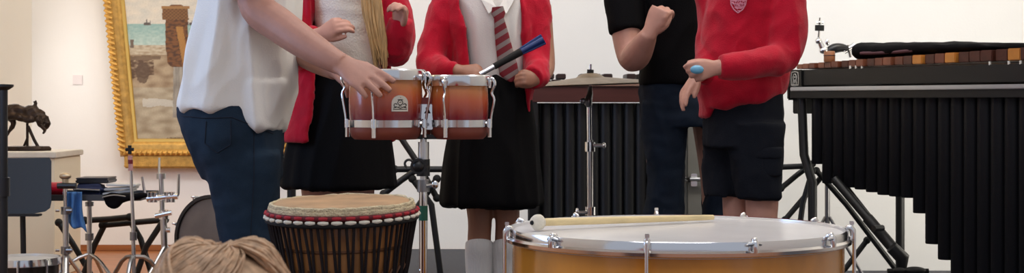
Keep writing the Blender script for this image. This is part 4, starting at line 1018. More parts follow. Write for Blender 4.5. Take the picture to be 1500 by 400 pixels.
def cymbal():
    Y = 6.1; x0 = P(865, 0, Y).x; st = thing('cymbal_stand', 'chrome cymbal stand carrying a wide bronze cymbal in the centre', 'stand', (x0, Y, 0))
    z = lambda y: P(0, y, Y).z
    b = BM(); rod(b, (x0, Y, .10), (x0-.002, Y, z(205)), .0125); obj('lower_tube', b, M_['steel'], st)
    b = BM(); rod(b, (x0-.004, Y, z(212)), (x0-.006, Y, z(150)), .0100); obj('middle_tube', b, M_['chrome'], st)
    b = BM(); rod(b, (x0-.002, Y, z(222)), (x0-.002, Y, z(208)), .021, 14); rod(b, (x0+.01, Y-.01, z(213)), (x0+.05, Y-.02, z(213)), .007); ball(b, (x0+.054, Y-.02, z(213)), .013, (.6, 1, 1)); obj('height_clamp', b, M_['chrome'], st)
    b = BM(); rod(b, (x0, Y, z(315)), (x0, Y, z(303)), .021, 14); rod(b, (x0-.01, Y-.01, z(311)), (x0-.05, Y-.02, z(311)), .007); ball(b, (x0-.055, Y-.02, z(310)), .013, (.6, 1, 1.3)); obj('height_clamp', b, M_['chrome'], st)
    b = BM(); tube(b, [(x0-.006, Y, z(154)), (x0-.010, Y-.01, z(148)), (x0-.002, Y, z(138)), (x0-.002, Y, z(126))], [.014, .017, .012, .008], 12, 2); ball(b, (x0-.03, Y-.01, z(148)), .012, (1.2, .6, 1)); obj('tilter', b, M_['dsteel'], st)
    b = BM(); rod(b, (x0-.002, Y, z(128)), (x0, Y, z(94)), .0052); obj('threaded_rod', b, M_['chrome'], st)
    b = BM(); rod(b, (x0-.001, Y, z(107.5)), (x0, Y, z(102)), .014, 14); obj('felt', b, M_['rubber'], st)
    for k in range(3):
        a = math.radians(-30+120*k); dd = Vector((math.cos(a), math.sin(a), 0)); o_ = Vector((x0, Y, 0)); b = BM()
        tube(b, [o_+dd*.012+Vector((0, 0, .34)), o_+dd*.30+Vector((0, 0, .014))], .009, 8); lg = obj('leg', b, M_['steel'], st)
        b = BM(); rod(b, o_+dd*.285+Vector((0, 0, .02)), o_+dd*.312+Vector((0, 0, .012)), .012); obj('rubber_foot', b, M_['rubber'], lg)
    R = 98*Y/FPX; zc = z(122)
    top = [(.006, .042), (.028, .040), (.045, .033), (.058, .0235), (R*.35, .0195), (R*.7, .009), (R, -.006)]
    prof = top+[(r, h_-.0016) for r, h_ in reversed(top)]
    b = BM(); lathe(b, prof, (x0-.001, Y, zc), 96, (-.035, .0, 1), closed=True)
    m = mat('hammered_bronze', '#8e7d68', .45, .8, var=.2, vscale=25, bump=.1, bscale=80)
    tag(obj('cymbal', b, m, None), 'wide thin bronze cymbal tilted flat on the centre chrome stand', 'cymbal')
cymbal()

# ------------------------------------------------------------------ stands behind the bongos
ks = keyboard_stand('black folding keyboard stand standing behind the bongo stand', [[(562, 284), (588, 264), (614, 246)], [(578, 248), (655, 248)], [(586, 200), (610, 236), (640, 290)], [(604, 262), (632, 300), g(646, 7.2)], [(640, 262), (600, 320), g(588, 7.2)]], 7.2, .015)
b = BM(); tube(b, [P(599+6*math.cos(a), 240+6*math.sin(a), 7.15) for a in [2*PI*i/14*.8+2 for i in range(14)]], .006, 8); obj('tension_hook', b, M_['black'], ks)
def mic_pole(x, ytop, Y, label, cap=True, r=.013, name='microphone_stand'):
    x0 = P(x, 0, Y).x; zt = P(0, ytop, Y).z; t = thing(name, label, 'stand', (x0, Y, 0))
    b = BM(); rod(b, (x0, Y, .02), (x0, Y, zt), r); obj('pole', b, M_['black'], t)
    if cap: b = BM(); lathe(b, [(0, zt-.012), (r*1.2, zt-.012), (r*2.3, zt), (r*2.3, zt+.008), (0, zt+.010)], (x0, Y, 0), 20); obj('top_cap', b, M_['black'], t)
    b = BM(); lathe(b, [(0, .0), (.13, 0), (.13, .012), (.04, .03), (0, .032)], (x0, Y, 0), 32); obj('base', b, M_['rubber'], t)
    b = BM(); rod(b, (x0, Y, zt*.55), (x0, Y, zt*.55+.07), r*1.5); obj('height_clutch', b, M_['bplastic'], t)
mic_pole(427, 182, 6.6, 'black upright pole on a round base behind girl with fair hair', False)

def hard_case():
    Y = 7.1; x0, x1 = P(1004, 0, Y).x, P(1062, 0, Y).x; zt = P(0, 172, Y).z; t = thing('equipment_case', 'tall grey equipment case standing behind the two figures at the end of the brown marimba', 'case', ((x0+x1)/2, Y, 0))
    m = mat('grey_case_shell', '#77756f', .5, var=.08, vscale=6)
    b = BM(); box(b, (x0, Y, .012), (x1, Y+.2, zt*.62), .012); obj('case_body', b, m, t)
    b = BM(); box(b, (x0, Y, zt*.62+.004), (x1, Y+.2, zt), .012); obj('lid', b, m, t)
    for xx in (x0+.04, x1-.05):
        b = BM(); box(b, (xx-.015, Y-.008, zt*.62-.03), (xx+.015, Y+.003, zt*.62+.03), .003); obj('latch', b, M_['chrome'], t)
        b = BM(); box(b, (xx-.02, Y+.02, .0), (xx+.02, Y+.18, .014), .003); obj('foot', b, M_['rubber'], t)
    z = P(0, 262, Y).z
    b = BM(); tube(b, [(x0+.015, Y+.004, z), (x0+.02, Y-.03, z), (x1-.06, Y-.03, z), (x1-.055, Y+.004, z)], .010, 10); obj('handle', b, M_['steel'], t)
hard_case()

# ------------------------------------------------------------------ percussion corner at the left
mic_pole(5, 127, 5.6, 'black upright post with flared flat cap at the left edge beside the bronze', True, .016, 'upright_post')
def music_stand():
    Y = 6.42; t = thing('music_stand', 'black music stand with rounded desk in front of the white plinth', 'music stand', (P(33, 0, Y).x, Y, 0))
    rings = []
    outline = [(-30, 232), (72, 231), (75, 236), (75, 296), (73, 305), (66, 310), (50, 313), (10, 316), (-30, 316)]
    b = BM(); fr = []; bk = []
    for x, y in outline:
        lean = (300-y)*.0009; p = P(x, y, Y-.02+lean); fr.append(b.verts.new(p)); bk.append(b.verts.new(p+Vector((0, .004, 0))))
    b.faces.new(fr); b.faces.new(bk[::-1])
    for i in range(len(fr)): j = (i+1) % len(fr); b.faces.new((fr[i], fr[j], bk[j], bk[i]))
    ds = obj('desk', b, M_['black'], t, False)
    b = BM(); box(b, P(-30, 316, Y-.02)+Vector((0, -.05, 0)), P(62, 310, Y-.02)+Vector((0, 0, -.008)), .002); obj('ledge', b, M_['black'], ds)
    b = BM(); rod(b, P(33, 300, Y+.02), (t.location.x, Y+.02, .06), .012); obj('pole', b, M_['black'], t)
    b = BM(); rod(b, P(33, 285, Y+.02), P(33, 305, Y+.02), .02); obj('desk_clamp', b, M_['bplastic'], t)
    for k in range(3):
        a = math.radians(50+120*k); dd = Vector((math.cos(a), math.sin(a), 0)); o_ = Vector((t.location.x, Y+.02, 0)); b = BM()
        tube(b, [o_+Vector((0, 0, .09)), o_+dd*.10+Vector((0, 0, .07)), o_+dd*.19+Vector((0, 0, .010))], .010, 8, 2); obj('leg', b, M_['black'], t)
music_stand()

def plinth():
    xr = -2.2; y0, y1 = 7.22, 7.66; zt = P(0, 223, 7.22).z
    t = thing('plinth', 'cream gallery plinth with a pale stone top at the left wall', 'plinth', (-2.46, 7.44, 0))
    b = BM(); box(b, (-2.72, y0, .0), (xr, y1, zt-.03), .003); obj('body', b, mat('plinth_paint', '#e2d6bd', .7, var=.03, vscale=3), t)
    b = BM(); box(b, (-2.735, y0-.015, zt-.028), (xr+.012, y1+.012, zt), .004); obj('top_slab', b, mat('pale_stone_slab', '#cfc7ba', .5, var=.08, vscale=14), t)
    # bronze
    c = P(38, 222, 7.44); c.z = zt; Y = 7.44
    s = thing('bronze_sculpture', 'dark bronze of a leaping horned animal on a propped base, on the plinth', 'sculpture', c)
    br = mat('patinated_bronze', '#33261e', .38, .75, var=.4, vscale=30, bump=.3, bscale=90)
    b = BM()
    k = lambda x, y, o=0: P(x, y, Y+o)
    tube(b, [k(6, 162), k(16, 166), k(28, 163), k(40, 166), k(52, 168), k(60, 172)], [.022, .036, .030, .032, .036, .024], 14, 4)
    tube(b, [k(56, 170), k(64, 176), k(69, 182), k(66, 190)], [.028, .022, .018, .006], 12, 3)          # neck and lowered head
    tube(b, [k(68, 180), k(70, 172), k(66, 169)], [.008, .006, .003], 8, 3)
    for o in (-.03, .03):
        tube(b, [k(12, 168, o), k(4, 178, o), k(-2, 190, o), k(-6, 200, o)], [.024, .014, .009, .006], 10, 3)  # hind legs stretched back
        tube(b, [k(54, 172, o), k(60, 184, o), k(66, 190, o), k(62, 196, o)], [.02, .012, .009, .006], 10, 3)   # fore legs tucked
    tube(b, [k(46, 165), k(52, 158), k(50, 149)], [.010, .007, .003], 8, 3); tube(b, [k(42, 164), k(34, 160), k(22, 157)], [.014, .012, .004], 8, 3)
    tube(b, [k(8, 162), k(2, 154), k(-6, 152)], [.010, .007, .003], 8, 3)
    tube(b, [k(8, 158), k(22, 158), k(36, 161), k(48, 160), k(64, 168)], [.014, .020, .014, .022, .012], 10, 4)
    tube(b, [k(10, 172, -.03), k(26, 172, -.035), k(38, 175, -.03), k(50, 176, -.03)], [.016, .014, .018, .014], 10, 4)
    tube(b, [k(14, 172), k(20, 182), k(14, 192), k(8, 204)], [.02, .013, .009, .006], 10, 3)
    tube(b, [k(46, 160), k(53, 154), k(52, 147)], [.018, .009, .004], 8, 3)
    obj('animal', remesh(b, .006, 1, [(-.006, (40, 40, 40))]), br, s, True, None)
    b = BM(); tube(b, [k(40, 168), k(40, 219)], .007, 8); tube(b, [k(41, 185), k(50, 205), k(58, 219)], .008, 8); tube(b, [k(41, 200), k(33, 219)], .006, 8); obj('prop', b, br, s)
    b = BM(); rings = []
    for zz, gx in ((0, 1.0), (.012, 1.02), (.022, .93), (.024, .5)):
        rings.append([c+Vector((.115*gx*math.cos(2*PI*j/28)*(1+.08*math.sin(5*2*PI*j/28)), .06*gx*math.sin(2*PI*j/28), zz)) for j in range(28)])
    loft(b, rings); obj('base', b, br, s)
plinth()

def snare(px, py, Y, R, hgt, label, z0=.0):
    c = P(px, py, Y); zt = c.z; c.z = 0; t = thing('snare_drum', label, 'drum', (c.x, c.y, max(0, zt-hgt)))
    zb = zt-hgt
    b = BM(); lathe(b, [(R-.008, zb+.01), (R, zb+.01), (R, zt-.01), (R-.008, zt-.01)], c, 56, closed=True); sh = obj('shell', b, mat('black_lacquer_shell', '#17120f', .25), t)
    b = BM(); lathe(b, [(0, zt-.006), (R-.002, zt-.006), (R+.003, zt-.012), (R+.003, zt-.022)], c, 56); obj('drum_head', b, mat('coated_head', '#b7b2ab', .5), t)
    for a_, b_ in ((zt-.024, zt+.004), (zb-.0, zb+.024)):
        b = BM(); lathe(b, [(R+.004, a_), (R+.011, a_), (R+.011, a_+.005), (R+.008, b_), (R+.004, b_)], c, 56, closed=True); obj('hoop', b, M_['chrome'], t)
    for k in range(8):
        a = math.radians(45*k+10); d = Vector((math.cos(a), math.sin(a), 0)); b = BM()
        rod(b, c+d*(R+.010)+Vector((0, 0, zb+.01)), c+d*(R+.010)+Vector((0, 0, zt)), .004, 8); box(b, c+d*(R+.006)+Vector((-.008, -.008, zb+hgt*.35)), c+d*(R+.006)+Vector((.008, .008, zb+hgt*.65)), .003); obj('lug', b, M_['chrome'], sh)
snare(34, 378, 6.0, .138, .19, 'black snare drum with chrome hoop on the floor below the music stand')

def trap_table():
    Y = 6.7; c = P(135, 300, Y); t = thing('trap_table', 'black percussion tray table holding small instruments at the left', 'table', (c.x, Y, 0))
    zt = P(0, 284, Y).z
    xa, xb = P(46, 0, Y).x, P(218, 0, Y).x
    b = BM(); box(b, (xa, Y-.17, zt-.018), (xb, Y+.17, zt-.006), .003); tr = obj('tray', b, M_['black'], t)
    b = BM()
    for lo, hi in (((xa, Y-.175, zt-.02), (xb, Y-.163, zt+.006)), ((xa, Y+.163, zt-.02), (xb, Y+.175, zt+.006)), ((xa-.006, Y-.17, zt-.02), (xa+.006, Y+.17, zt+.006)), ((xb-.006, Y-.17, zt-.02), (xb+.006, Y+.17, zt+.006))): box(b, lo, hi, .002)
    obj('tray_rim', b, mat('grey_rubber_edge', '#33353a', .5), tr)
    # legs: two chrome stands
    g1 = P(131, 0, Y).x
    b = BM(); rod(b, (g1, Y, .06), (g1, Y, zt-.015), .011); p1 = obj('pole', b, M_['steel'], t)
    for ya, yb_ in ((352, 342), (302, 296)):
        b = BM(); rod(b, (g1, Y, P(0, ya, Y).z), (g1, Y, P(0, yb_, Y).z), .019, 12); obj('collar', b, M_['dsteel'], p1)
    for k in range(3):
        a = math.radians(-90+55+120*k); dd = Vector((math.cos(a), math.sin(a), 0)); o_ = Vector((g1, Y, 0)); b = BM()
        tube(b, [o_+Vector((0, 0, P(0, 372, Y).z)), o_+dd*.08+Vector((0, 0, .14)), o_+dd*.22+Vector((0, 0, .012))], .008, 8, 3); lg = obj('leg', b, M_['steel'], t)
        b = BM(); rod(b, o_+dd*.205+Vector((0, 0, .02)), o_+dd*.23+Vector((0, 0, .011)), .011); obj('rubber_foot', b, M_['rubber'], lg)
    # things on the tray
    z1 = zt-.005
    r0, r1 = P(64, 271, Y-.05), P(96, 270, Y-.05); r0.z = r1.z = z1+.031
    rd = thing('shaker', 'red cylinder shaker with black end cap lying on the tray table', 'shaker', (r0.x, r0.y, z1))
    b = BM(); tube(b, [r0, r0.lerp(r1, .1), r0.lerp(r1, .5), r1], [.026, .031, .029, .031], 20, 2); obj('body', b, mat('glossy_red', '#a8162c', .3), rd)
    b = BM(); tube(b, [r0-Vector((.022, 0, 0)), r0-Vector((.016, 0, 0)), r0], [.016, .024, .026], 20); obj('end_cap', b, M_['bplastic'], rd)
    c0 = P(134, 275, Y-.03); c0.z = z1
    pc = thing('soft_pouch', 'navy soft pouch under a flat black case on the tray table', 'pouch', c0)
    b = BM(); box(b, c0+Vector((-.075, -.06, 0)), c0+Vector((.07, .07, .052)), .02); obj('pouch_body', remesh(b, .006, 3, [(-.008, (22, 22, 22))]), mat('navy_cloth', '#1a2140', .8), pc, True, None)
    b = BM(); rod(b, c0+Vector((-.06, -.062, .03)), c0+Vector((.055, -.062, .026)), .004, 6); obj('zip', b, M_['dsteel'], pc)
    c0 = P(140, 262, Y); c0.z = z1+.052
    cs = thing('flat_case', 'flat black case lying on the navy pouch', 'case', c0)
    b = BM(); box(b, c0+Vector((-.070, -.07, .003)), c0+Vector((.075, .08, .020)), .004); obj('case_lower', b, M_['bplastic'], cs); b = BM(); box(b, c0+Vector((-.070, -.07, .021)), c0+Vector((.075, .08, .028)), .003); obj('lid', b, mat('charcoal_lid', '#3a3438', .4), cs)
    c0 = P(178, 270, Y-.04); c0.z = z1
    sv = thing('metal_plates', 'stack of pale silver instrument plates on the right of the tray table', 'percussion', c0); sv.name = 'bell_plate'
    for i in range(3):
        b = BM(); M2 = Matrix.Translation(c0+Vector((-.004+.010*i, -.01*i, .012+.016*i))) @ Matrix.Rotation(math.radians(4*i-7), 4, 'Y'); box(b, (-.068, -.05, 0), (.064, .05, .010), .003, M2); obj('plate', b, mat('pale_alloy', '#cfccc8', .45, .2), sv)
    c0 = P(180, 296, Y-.12)
    bg = thing('drawstring_bag', 'black cloth bag sagging from the front rim of the tray table', 'bag', c0)
    b = BM(); ball(b, P(166, 294, Y-.205), .040, (1.05, .35, .95), 20); tube(b, [P(152, 289, Y-.205), P(180, 290, Y-.205), P(216, 286, Y-.205)], [.012, .020, .010], 12, 3); obj('bag_cloth', remesh(b, .006, 3, [(-.006, (24, 24, 24))]), M_['black_cloth'], bg, True, None)
    b = BM(); tube(b, [P(150, 289, Y-.222), P(166, 286, Y-.226), P(184, 288, Y-.222)], .003, 6, 3); obj('drawstring', b, M_['dsteel'], bg)
    # blue cloth draped over the front rim
    rings = []; b = BM(); NX, NZ = 22, 16; th = .004; gr = []
    for i in range(NX+1):
        col = []
        u = i/NX
        for j in range(NZ+1):
            v = j/NZ; x = 92+28*u+7*v*(1-.35*u)+3*math.sin(v*5+u*3)*v; ybot = 322+15*min(1, u*1.6)-4*math.cos(u*9); y = 281+(ybot-281)*v
            o = -.192-.013*math.sin(u*15+v*2.5)-.008*math.sin(u*7-v)
            col.append(P(x, y, Y+o))
        gr.append(col)
    f_ = [[b.verts.new(p) for p in c_] for c_ in gr]; k_ = [[b.verts.new(p+Vector((0, -.006, 0))) for p in c_] for c_ in gr]
    for i in range(NX):
        for j in range(NZ): b.faces.new((f_[i][j], f_[i+1][j], f_[i+1][j+1], f_[i][j+1])); b.faces.new((k_[i][j], k_[i][j+1], k_[i+1][j+1], k_[i+1][j]))
    for i in range(NX): b.faces.new((f_[i][0], k_[i][0], k_[i+1][0], f_[i+1][0])); b.faces.new((f_[i][NZ], f_[i+1][NZ], k_[i+1][NZ], k_[i][NZ]))
    for j in range(NZ): b.faces.new((f_[0][j], f_[0][j+1], k_[0][j+1], k_[0][j])); b.faces.new((f_[NX][j], k_[NX][j], k_[NX][j+1], f_[NX][j+1]))
    tag(obj('cloth', b, mat('blue_cloth', '#4270a8', .9, var=.15, vscale=20), None, True, None), 'crumpled blue cloth hanging over the front rim of the tray table', 'cloth')
trap_table()

def clamp_stand():
    Y = 6.47; x0 = P(96, 0, Y).x; t = thing('snare_stand', 'chrome stand with ball clamp and round knob at the front left of the tray table', 'stand', (x0, Y, 0)); z = lambda y: P(0, y, Y).z
    t.name = 'clamp_stand'
    b = BM(); rod(b, (x0+.004, Y, .05), (x0, Y, z(310)), .013); obj('lower_tube', b, M_['steel'], t)
    b = BM(); rod(b, (x0, Y, z(312)), (x0-.002, Y, z(262)), .009); obj('upper_tube', b, M_['chrome'], t)
    b = BM(); ball(b, (x0-.001, Y, z(258)), .022, (1.2, 1, .7)); rod(b, (x0-.001, Y, z(270)), (x0-.001, Y, z(258)), .014); obj('top_knob', b, mat('brassy_knob', '#b9a68a', .3, .7), t)
    b = BM(); rod(b, (x0-.03, Y-.015, z(272)), (x0+.05, Y-.015, z(272)), .013); obj('cross_clamp', b, M_['bplastic'], t)
    for y in (308, 366):
        b = BM(); rod(b, (x0+.001, Y, z(y+6)), (x0+.001, Y, z(y-5)), .021, 14); rod(b, (x0-.02, Y-.02, z(y)), (x0-.036, Y-.025, z(y)), .006); rod(b, (x0+.01, Y-.02, z(y)), (x0+.035, Y-.02, z(y)), .009); obj('collar', b, M_['dsteel'], t)
    for k in range(3):
        a = math.radians(-90+120*k+15); dd = Vector((math.cos(a), math.sin(a), 0)); o_ = Vector((x0, Y, 0)); b = BM()
        tube(b, [o_+Vector((0, 0, .20)), o_+dd*.14+Vector((0, 0, .012))], .009, 8); obj('leg', b, M_['steel'], t)
clamp_stand()

def thin_rod():
    Y = 6.3; x0 = P(195, 0, Y).x; t = thing('boom_stand', 'thin chrome rod stand with small black cross top below the painting', 'stand', (x0, Y, 0)); z = lambda y: P(0, y, Y).z
    xt = P(190, 0, Y).x
    b = BM(); tube(b, [(x0+.004, Y, .06), (x0, Y, z(330)), (xt+.004, Y, z(232))], [.009, .008, .006], 10); obj('rod', b, M_['steel'], t)
    b = BM(); rod(b, (x0+.001, Y, z(352)), (x0+.001, Y, z(340)), .015, 12); obj('collar', b, M_['dsteel'], t)
    b = BM(); rod(b, (xt-.017, Y, z(219)), (xt+.017, Y, z(219)), .007); rod(b, (xt, Y, z(226)), (xt, Y, z(213)), .008); obj('cross_top', b, M_['rubber'], t)
    b = BM(); rod(b, (xt+.001, Y, z(234)), (xt+.003, Y, z(228)), .010); rod(b, (xt+.004, Y, z(250)), (xt+.004, Y, z(240)), .010); obj('felt_washer', b, mat('pink_felt', '#b98a86', .9), t)
    b = BM(); rod(b, (xt+.003, Y, z(240)), (xt+.003, Y, z(234)), .011); obj('red_collar', b, mat('dark_red_plastic', '#6e1a22', .4), t)
    for k in range(3):
        a = math.radians(30+120*k); dd = Vector((math.cos(a), math.sin(a), 0)); o_ = Vector((x0+.004, Y, 0)); b = BM()
        tube(b, [o_+Vector((0, 0, z(376))), o_+dd*.07+Vector((0, 0, z(384))), o_+dd*.18+Vector((0, 0, .012))], .009, 8, 3); obj('leg', b, M_['dsteel'], t)
thin_rod()

def prong_stand():
    Y = 6.6; x0 = P(239, 0, Y).x; t = thing('accessory_stand', 'chrome accessory stand with two upright prongs in front of the bare wall', 'stand', (x0, Y, 0)); z = lambda y: P(0, y, Y).z; X = lambda x: P(x, 0, Y).x
    b = BM(); rod(b, (X(242), Y, .05), (X(240), Y, z(314)), .014); obj('lower_tube', b, M_['steel'], t)
    b = BM(); rod(b, (X(240), Y, z(370)), (X(236), Y, z(258)), .011); rod(b, (X(236), Y, z(262)), (X(236), Y, z(254)), .020, 12); obj('upper_tube', b, M_['steel'], t)
    b = BM(); rod(b, (X(233), Y, z(258)), (X(233.5), Y, z(231)), .005); obj('tip_rod', b, mat('ivory_tip', '#c9c0ae', .5), t)
    b = BM(); rod(b, (X(217), Y-.02, z(291)), (X(262), Y-.02, z(287)), .013); 
    for x in (222, 228, 246, 254): rod(b, (X(x), Y-.02, z(296)), (X(x), Y-.02, z(281)), .012)
    obj('cross_clamp', b, M_['chrome'], t)
    b = BM(); tube(b, [P(219, 292, Y-.02), P(213, 288, Y-.02), P(208, 259, Y-.02)], .0065, 8); obj('prong', b, M_['steel'], t)
    b = BM(); tube(b, [P(258, 289, Y-.02), P(261, 284, Y-.02), P(261.5, 255, Y-.02)], .0065, 8); obj('prong', b, M_['steel'], t)
    b = BM(); rod(b, (X(229), Y-.02, z(316)), (X(253), Y-.02, z(311)), .011); rod(b, (X(240), Y, z(321)), (X(240), Y, z(308)), .022, 12); rod(b, (X(246), Y-.03, z(336)), (X(252), Y-.03, z(336)), .012); obj('side_clamp', b, M_['chrome'], t)
    for k in range(3):
        a = math.radians(10+120*k); dd = Vector((math.cos(a), math.sin(a), 0)); o_ = Vector((X(242), Y, 0)); b = BM()
        tube(b, [o_+Vector((0, 0, .22)), o_+dd*.22+Vector((0, 0, .012))], .009, 8); obj('leg', b, M_['steel'], t)
prong_stand()

keyboard_stand('black double X keyboard stand standing between the tray table and the vertical drum', [[(124, 323), (160, 321), (190, 318)], [(150, 330), (196, 326), (242, 322)], [(188, 319), (206, 350), g(226, 7.0)], [(240, 322), (214, 362), g(196, 7.0)], [(154, 328), (138, 360), g(118, 7.0)], [(86, 326), (106, 356), g(140, 7.0)]], 7.0, .014)

def kick():
    Y = 6.35; c = P(309, 350, Y); R = 63*Y/FPX; c.z = max(c.z, R+.03)
    ax = Vector((-.50, -1, .06)).normalized(); t = thing('kick_drum', 'small upright bass drum with worn grey head behind man in white T-shirt', 'drum', (c.x, c.y, 0))
    b = BM(); lathe(b, [(R-.008, -.30), (R-.002, -.30), (R-.002, -.01), (R-.008, -.01)], c, 64, ax, True); sh = obj('shell', b, mat('dark_shell_wrap', '#241c18', .3), t)
    b = BM(); lathe(b, [(0, .004), (R*.6, .003), (R-.012, .001), (R-.006, -.006)], c, 64, ax)
    hm = mat('worn_smoky_head', '#6a5f57', .45, var=.30, vscale=6)
    obj('drum_head', b, hm, t)
    b = BM(); lathe(b, [(R-.012, .004), (R-.010, .012), (R+.004, .012), (R+.006, -.026), (R, -.026), (R-.006, -.004)], c, 64, ax, True); obj('hoop', b, M_['bplastic'], t)
    u = ax.cross(Vector((0, 0, 1))).normalized(); v = u.cross(ax)
    for k in range(8):
        a = 2*PI*k/8+.3; d = u*math.cos(a)+v*math.sin(a); b = BM()
        tube(b, [c+d*(R+.004)+ax*.014, c+d*(R+.014)+ax*.008, c+d*(R+.014)-ax*.06], [.006, .007, .005], 8); ball(b, c+d*(R+.016)+ax*.012, .010, (1, 1, .6)); obj('claw', b, M_['chrome'], sh)
    for s_ in (-1, 1):
        b = BM(); p0 = c-ax*.06+u*(R*.9*s_)-v*.02; rod(b, p0, Vector((p0.x+u.x*.06*s_, p0.y+u.y*.06*s_, .006)), .007); obj('spur', b, M_['steel'], t)
    b = BM(); p0 = c-ax*.24-v*(R); rod(b, p0, Vector((p0.x, p0.y, .0)), .012); obj('rear_foot', b, M_['black'], t)
kick()

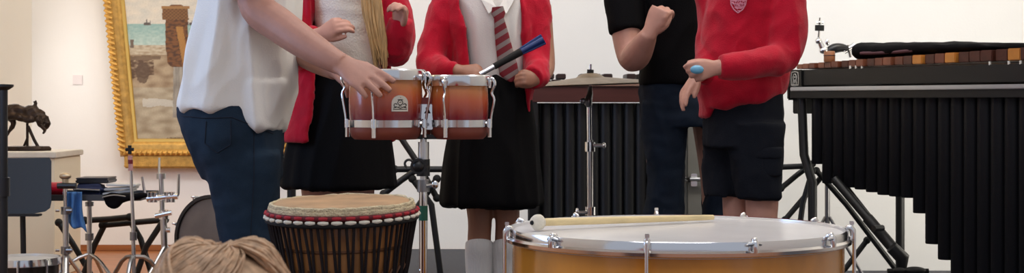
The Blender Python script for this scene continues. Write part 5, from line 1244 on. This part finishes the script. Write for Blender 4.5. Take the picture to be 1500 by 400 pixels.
# ------------------------------------------------------------------ painting and wall label
def painting():
    Y = YB-.10
    lean = .05
    # corners of the frame's outer edge (photo columns), running on behind the man in white
    xl_t, xl_b, xr, yb, yt = 140, 173, 420, 230, -120
    t = thing('oil_painting', 'seaside oil painting in a carved gilt frame on the wall behind man in white T-shirt', 'painting', P(300, 247, Y))
    def fp(u, v, inset=0.0, off=0.0):
        """u, v in 0..1 over the frame's outer rectangle (v up)"""
        y = yb+(yt-yb)*v; xl = xl_b+(xl_t-xl_b)*v
        p = P(xl+(xr-xl)*u, y, Y); p.y = YB-.02-off-lean*v; return p
    Wm = (P(xr, 0, Y).x-P(xl_b, 0, Y).x); Hm = P(0, yt, Y).z-P(0, yb, Y).z
    fw = .088
    def ins(u, v, d, off): return fp(u+(d/Wm)*(1-2*u), v+(d/Hm)*(1-2*v), 0, off)
    prof = [(0, .0), (0, .035), (.010, .060), (.022, .068), (.034, .060), (.042, .045), (.062, .040), (.074, .034), (.084, .022), (fw, .012), (fw, 0)]
    b = BM(); rings = []
    cor = [(0, 0), (1, 0), (1, 1), (0, 1)]
    for u, v in cor: rings.append([ins(u, v, d, o) for d, o in prof])
    loft(b, rings, False, True); fr = obj('frame', b, M_['gold'], t, True, 30)
    b = BM(); p0, p1 = P(180, 247, Y), P(418, 228, Y); box(b, (p0.x, YB-.075, p0.z), (p1.x, YB-.012, p1.z), .006); box(b, (p0.x, YB-.085, p0.z+.008), (p1.x, YB-.02, p0.z+.020), .004); obj('lower_rail', b, M_['gold'], t)
    # carved rope bead around the outer moulding
    for (u0, v0), (u1, v1), ln in (((0, 0), (0, 1), Hm), ((0, 0), (1, 0), Wm), ((1, 0), (1, 1), Hm), ((0, 1), (1, 1), Wm)):
        b = BM(); nb = int(ln/.030)
        for i in range(nb):
            f = (i+.5)/nb; p = ins(u0+(u1-u0)*f, v0+(v1-v0)*f, .022, .066)
            dv = (ins(u1, v1, .022, .066)-ins(u0, v0, .022, .066)).normalized(); sv = dv.cross(Vector((0, 1, 0))).normalized()
            if v0 != v1: tube(b, [p-sv*.021-dv*.011, p, p+sv*.021+dv*.011], [.006, .0115, .006], 7, 2)
            else: tube(b, [p-sv*.014-dv*.005, p, p+sv*.014+dv*.005], [.004, .0095, .004], 6, 2)
        obj('rope_moulding', b, mat('gilt_rope', '#cf9f4e', .42, .45, var=.2, vscale=40), fr)
    b = BM(); cor4 = []
    for i, (u, v) in enumerate(cor): cor4.append([ins(u, v, d, o) for d, o in ((fw-.004, .014), (fw-.004, .020), (fw+.010, .016), (fw+.014, .006), (fw-.004, .006))])
    loft(b, cor4, False, True); obj('inner_slip', b, mat('pale_gilt_slip', '#d8b25e', .4, .5), fr)
    # canvas: the picture itself as vertex colour on a flat grid
    NX, NY = 230, 300; d0 = fw+.004; b = BM(); grid = []
    for j in range(NY+1):
        grid.append([b.verts.new(ins(i/NX, j/NY, d0, .006)) for i in range(NX+1)])
    for j in range(NY):
        for i in range(NX): b.faces.new((grid[j][i], grid[j][i+1], grid[j+1][i+1], grid[j+1][i]))
    b.verts.index_update(); 
    cols = []
    def mix(a, c, t): t = max(0, min(1, t)); return [a[k]+(c[k]-a[k])*t for k in range(3)]
    H = lambda h: C(h)[:3]
    nz = lambda x, y, s, o=0: noise.noise(Vector((x*s, y*s, o)))
    for row in grid:
        for vtx in row:
            p = vtx.co; x = 750+FPX*p.x/Y; y = HZ+(EYE-p.z)/Y*FPX
            n1 = nz(x, y*2.2, .06, 1); n2 = nz(x, y*2, .16, 4); n3 = nz(x, y, .5, 7)
            if y < 34: c = mix(H('#c9c6bd'), H('#dcd2c2'), .5+n1*.8)
            elif y < 66: c = mix(H('#8fb0ab'), H('#b9cbc2'), (y-34)/40+n2*.5)
            elif y < 80: c = mix(H('#c5b9a2'), H('#a08a70'), .4+n2)
            elif y < 128: c = mix(H('#b09c80'), H('#8d765c'), .45+n1*1.1)
            else: c = mix(H('#b7aa93'), H('#93836b'), .40+n1*.9)
            if abs(y-150-6*n1) < 5 and 205 < x < 262: c = mix(c, H('#c9c6bd'), .7)
            if abs(y-84-5*n1) < 4 and x < 232: c = mix(c, H('#5f4633'), .75)
            if abs(y-100-8*n1) < 12+5*n2 and 176 < x < 222 and y > 88: c = mix(c, H('#5b422e'), .8+n2)
            if ((x-205)/10)**2+((y-106)/16)**2 < 1+.3*n2: c = mix(c, H('#5a4433'), .85)
            if abs(x-190) < 2.5 and 58 < y < 70: c = H('#6c5c50')
            for bx, hh in ((212, 10), (217, 7), (279, 8), (273, 5), (284, 7), (330, 9)):
                if abs(x-bx) < (y-(36-hh))*.22 and 36-hh < y < 36: c = H('#6f6a68')
            if 32 < y < 36 and any(abs(x-bx) < 4 for bx in (212, 279, 284, 330)): c = H('#5b5450')
            # woman carrying a creel: skirt, cloak, basket
            if 84 < y < 172 and 251-(y-84)*.02 < x < 266+(y-84)*.11: c = mix(H('#a9a296'), H('#827b72'), .5+nz(x, y*.2, .3, 9))
            if 84 < y < 168 and abs(x-(275+2*n1)) < 4: c = H('#77604a')
            if ((x-256)/16.5)**4+((y-52)/46)**4 < 1 and x > 236+(y-30)*.10: c = mix(H('#7b4f2a'), H('#4e3220'), .4+n2*1.5+.3*n3)
            if abs(x-(262+(y-50)*.17)) < 5+n2 and 38 < y < 100: c = H('#a8793f')
            if 9 < y < 28 and 235 < x < 274-(28-y)*.1: c = mix(H('#8a6138'), H('#5d3d22'), .5+.5*math.sin(x*1.1)*math.sin(y*1.3))
            if 8 < y < 12 and 234 < x < 275: c = H('#9b7245')
            if 168 < y < 178 and 258 < x < 274: c = H('#4f463e')
            if 202 < y < 206 and 240 < x < 268 and n3 > -.1: c = H('#6d5b46')
            c = [max(.01, v*(1+.10*n3)) for v in c]
            cols.append((c[0], c[1], c[2], 1))
    cv = obj('canvas', b, None, t, True, None)
    at = cv.data.color_attributes.new('paint', 'FLOAT_COLOR', 'POINT')
    for i, c in enumerate(cols): at.data[i].color = c
    m = mat('oil_paint', '#ffffff', .5, bump=.15, bscale=150); ca = m.node_tree.nodes.new('ShaderNodeVertexColor'); ca.layer_name = 'paint'
    m.node_tree.links.new(ca.outputs[0], m.node_tree.nodes['Principled BSDF'].inputs['Base Color']); cv.data.materials.append(m)
    b = BM(); rings = []
    for u, v in cor: rings.append([ins(u, v, .02, .004), ins(u, v, .02, -.012), ins(u, v, .3, -.012), ins(u, v, .3, .0)])
    loft(b, rings, False, True); obj('backing', b, mat('old_backing_board', '#5b4934', .8), t)
painting()
b = BM(); box(b, P(107, 124, YB)+Vector((0, -.006, 0)), P(121, 110, YB)+Vector((0, 0, 0)), .001)
tl = thing('wall_label', 'small white caption card on the wall left of the painting', 'label', P(114, 124, YB))
obj('card', b, mat('white_card', '#e6dfe0', .6), tl, False)
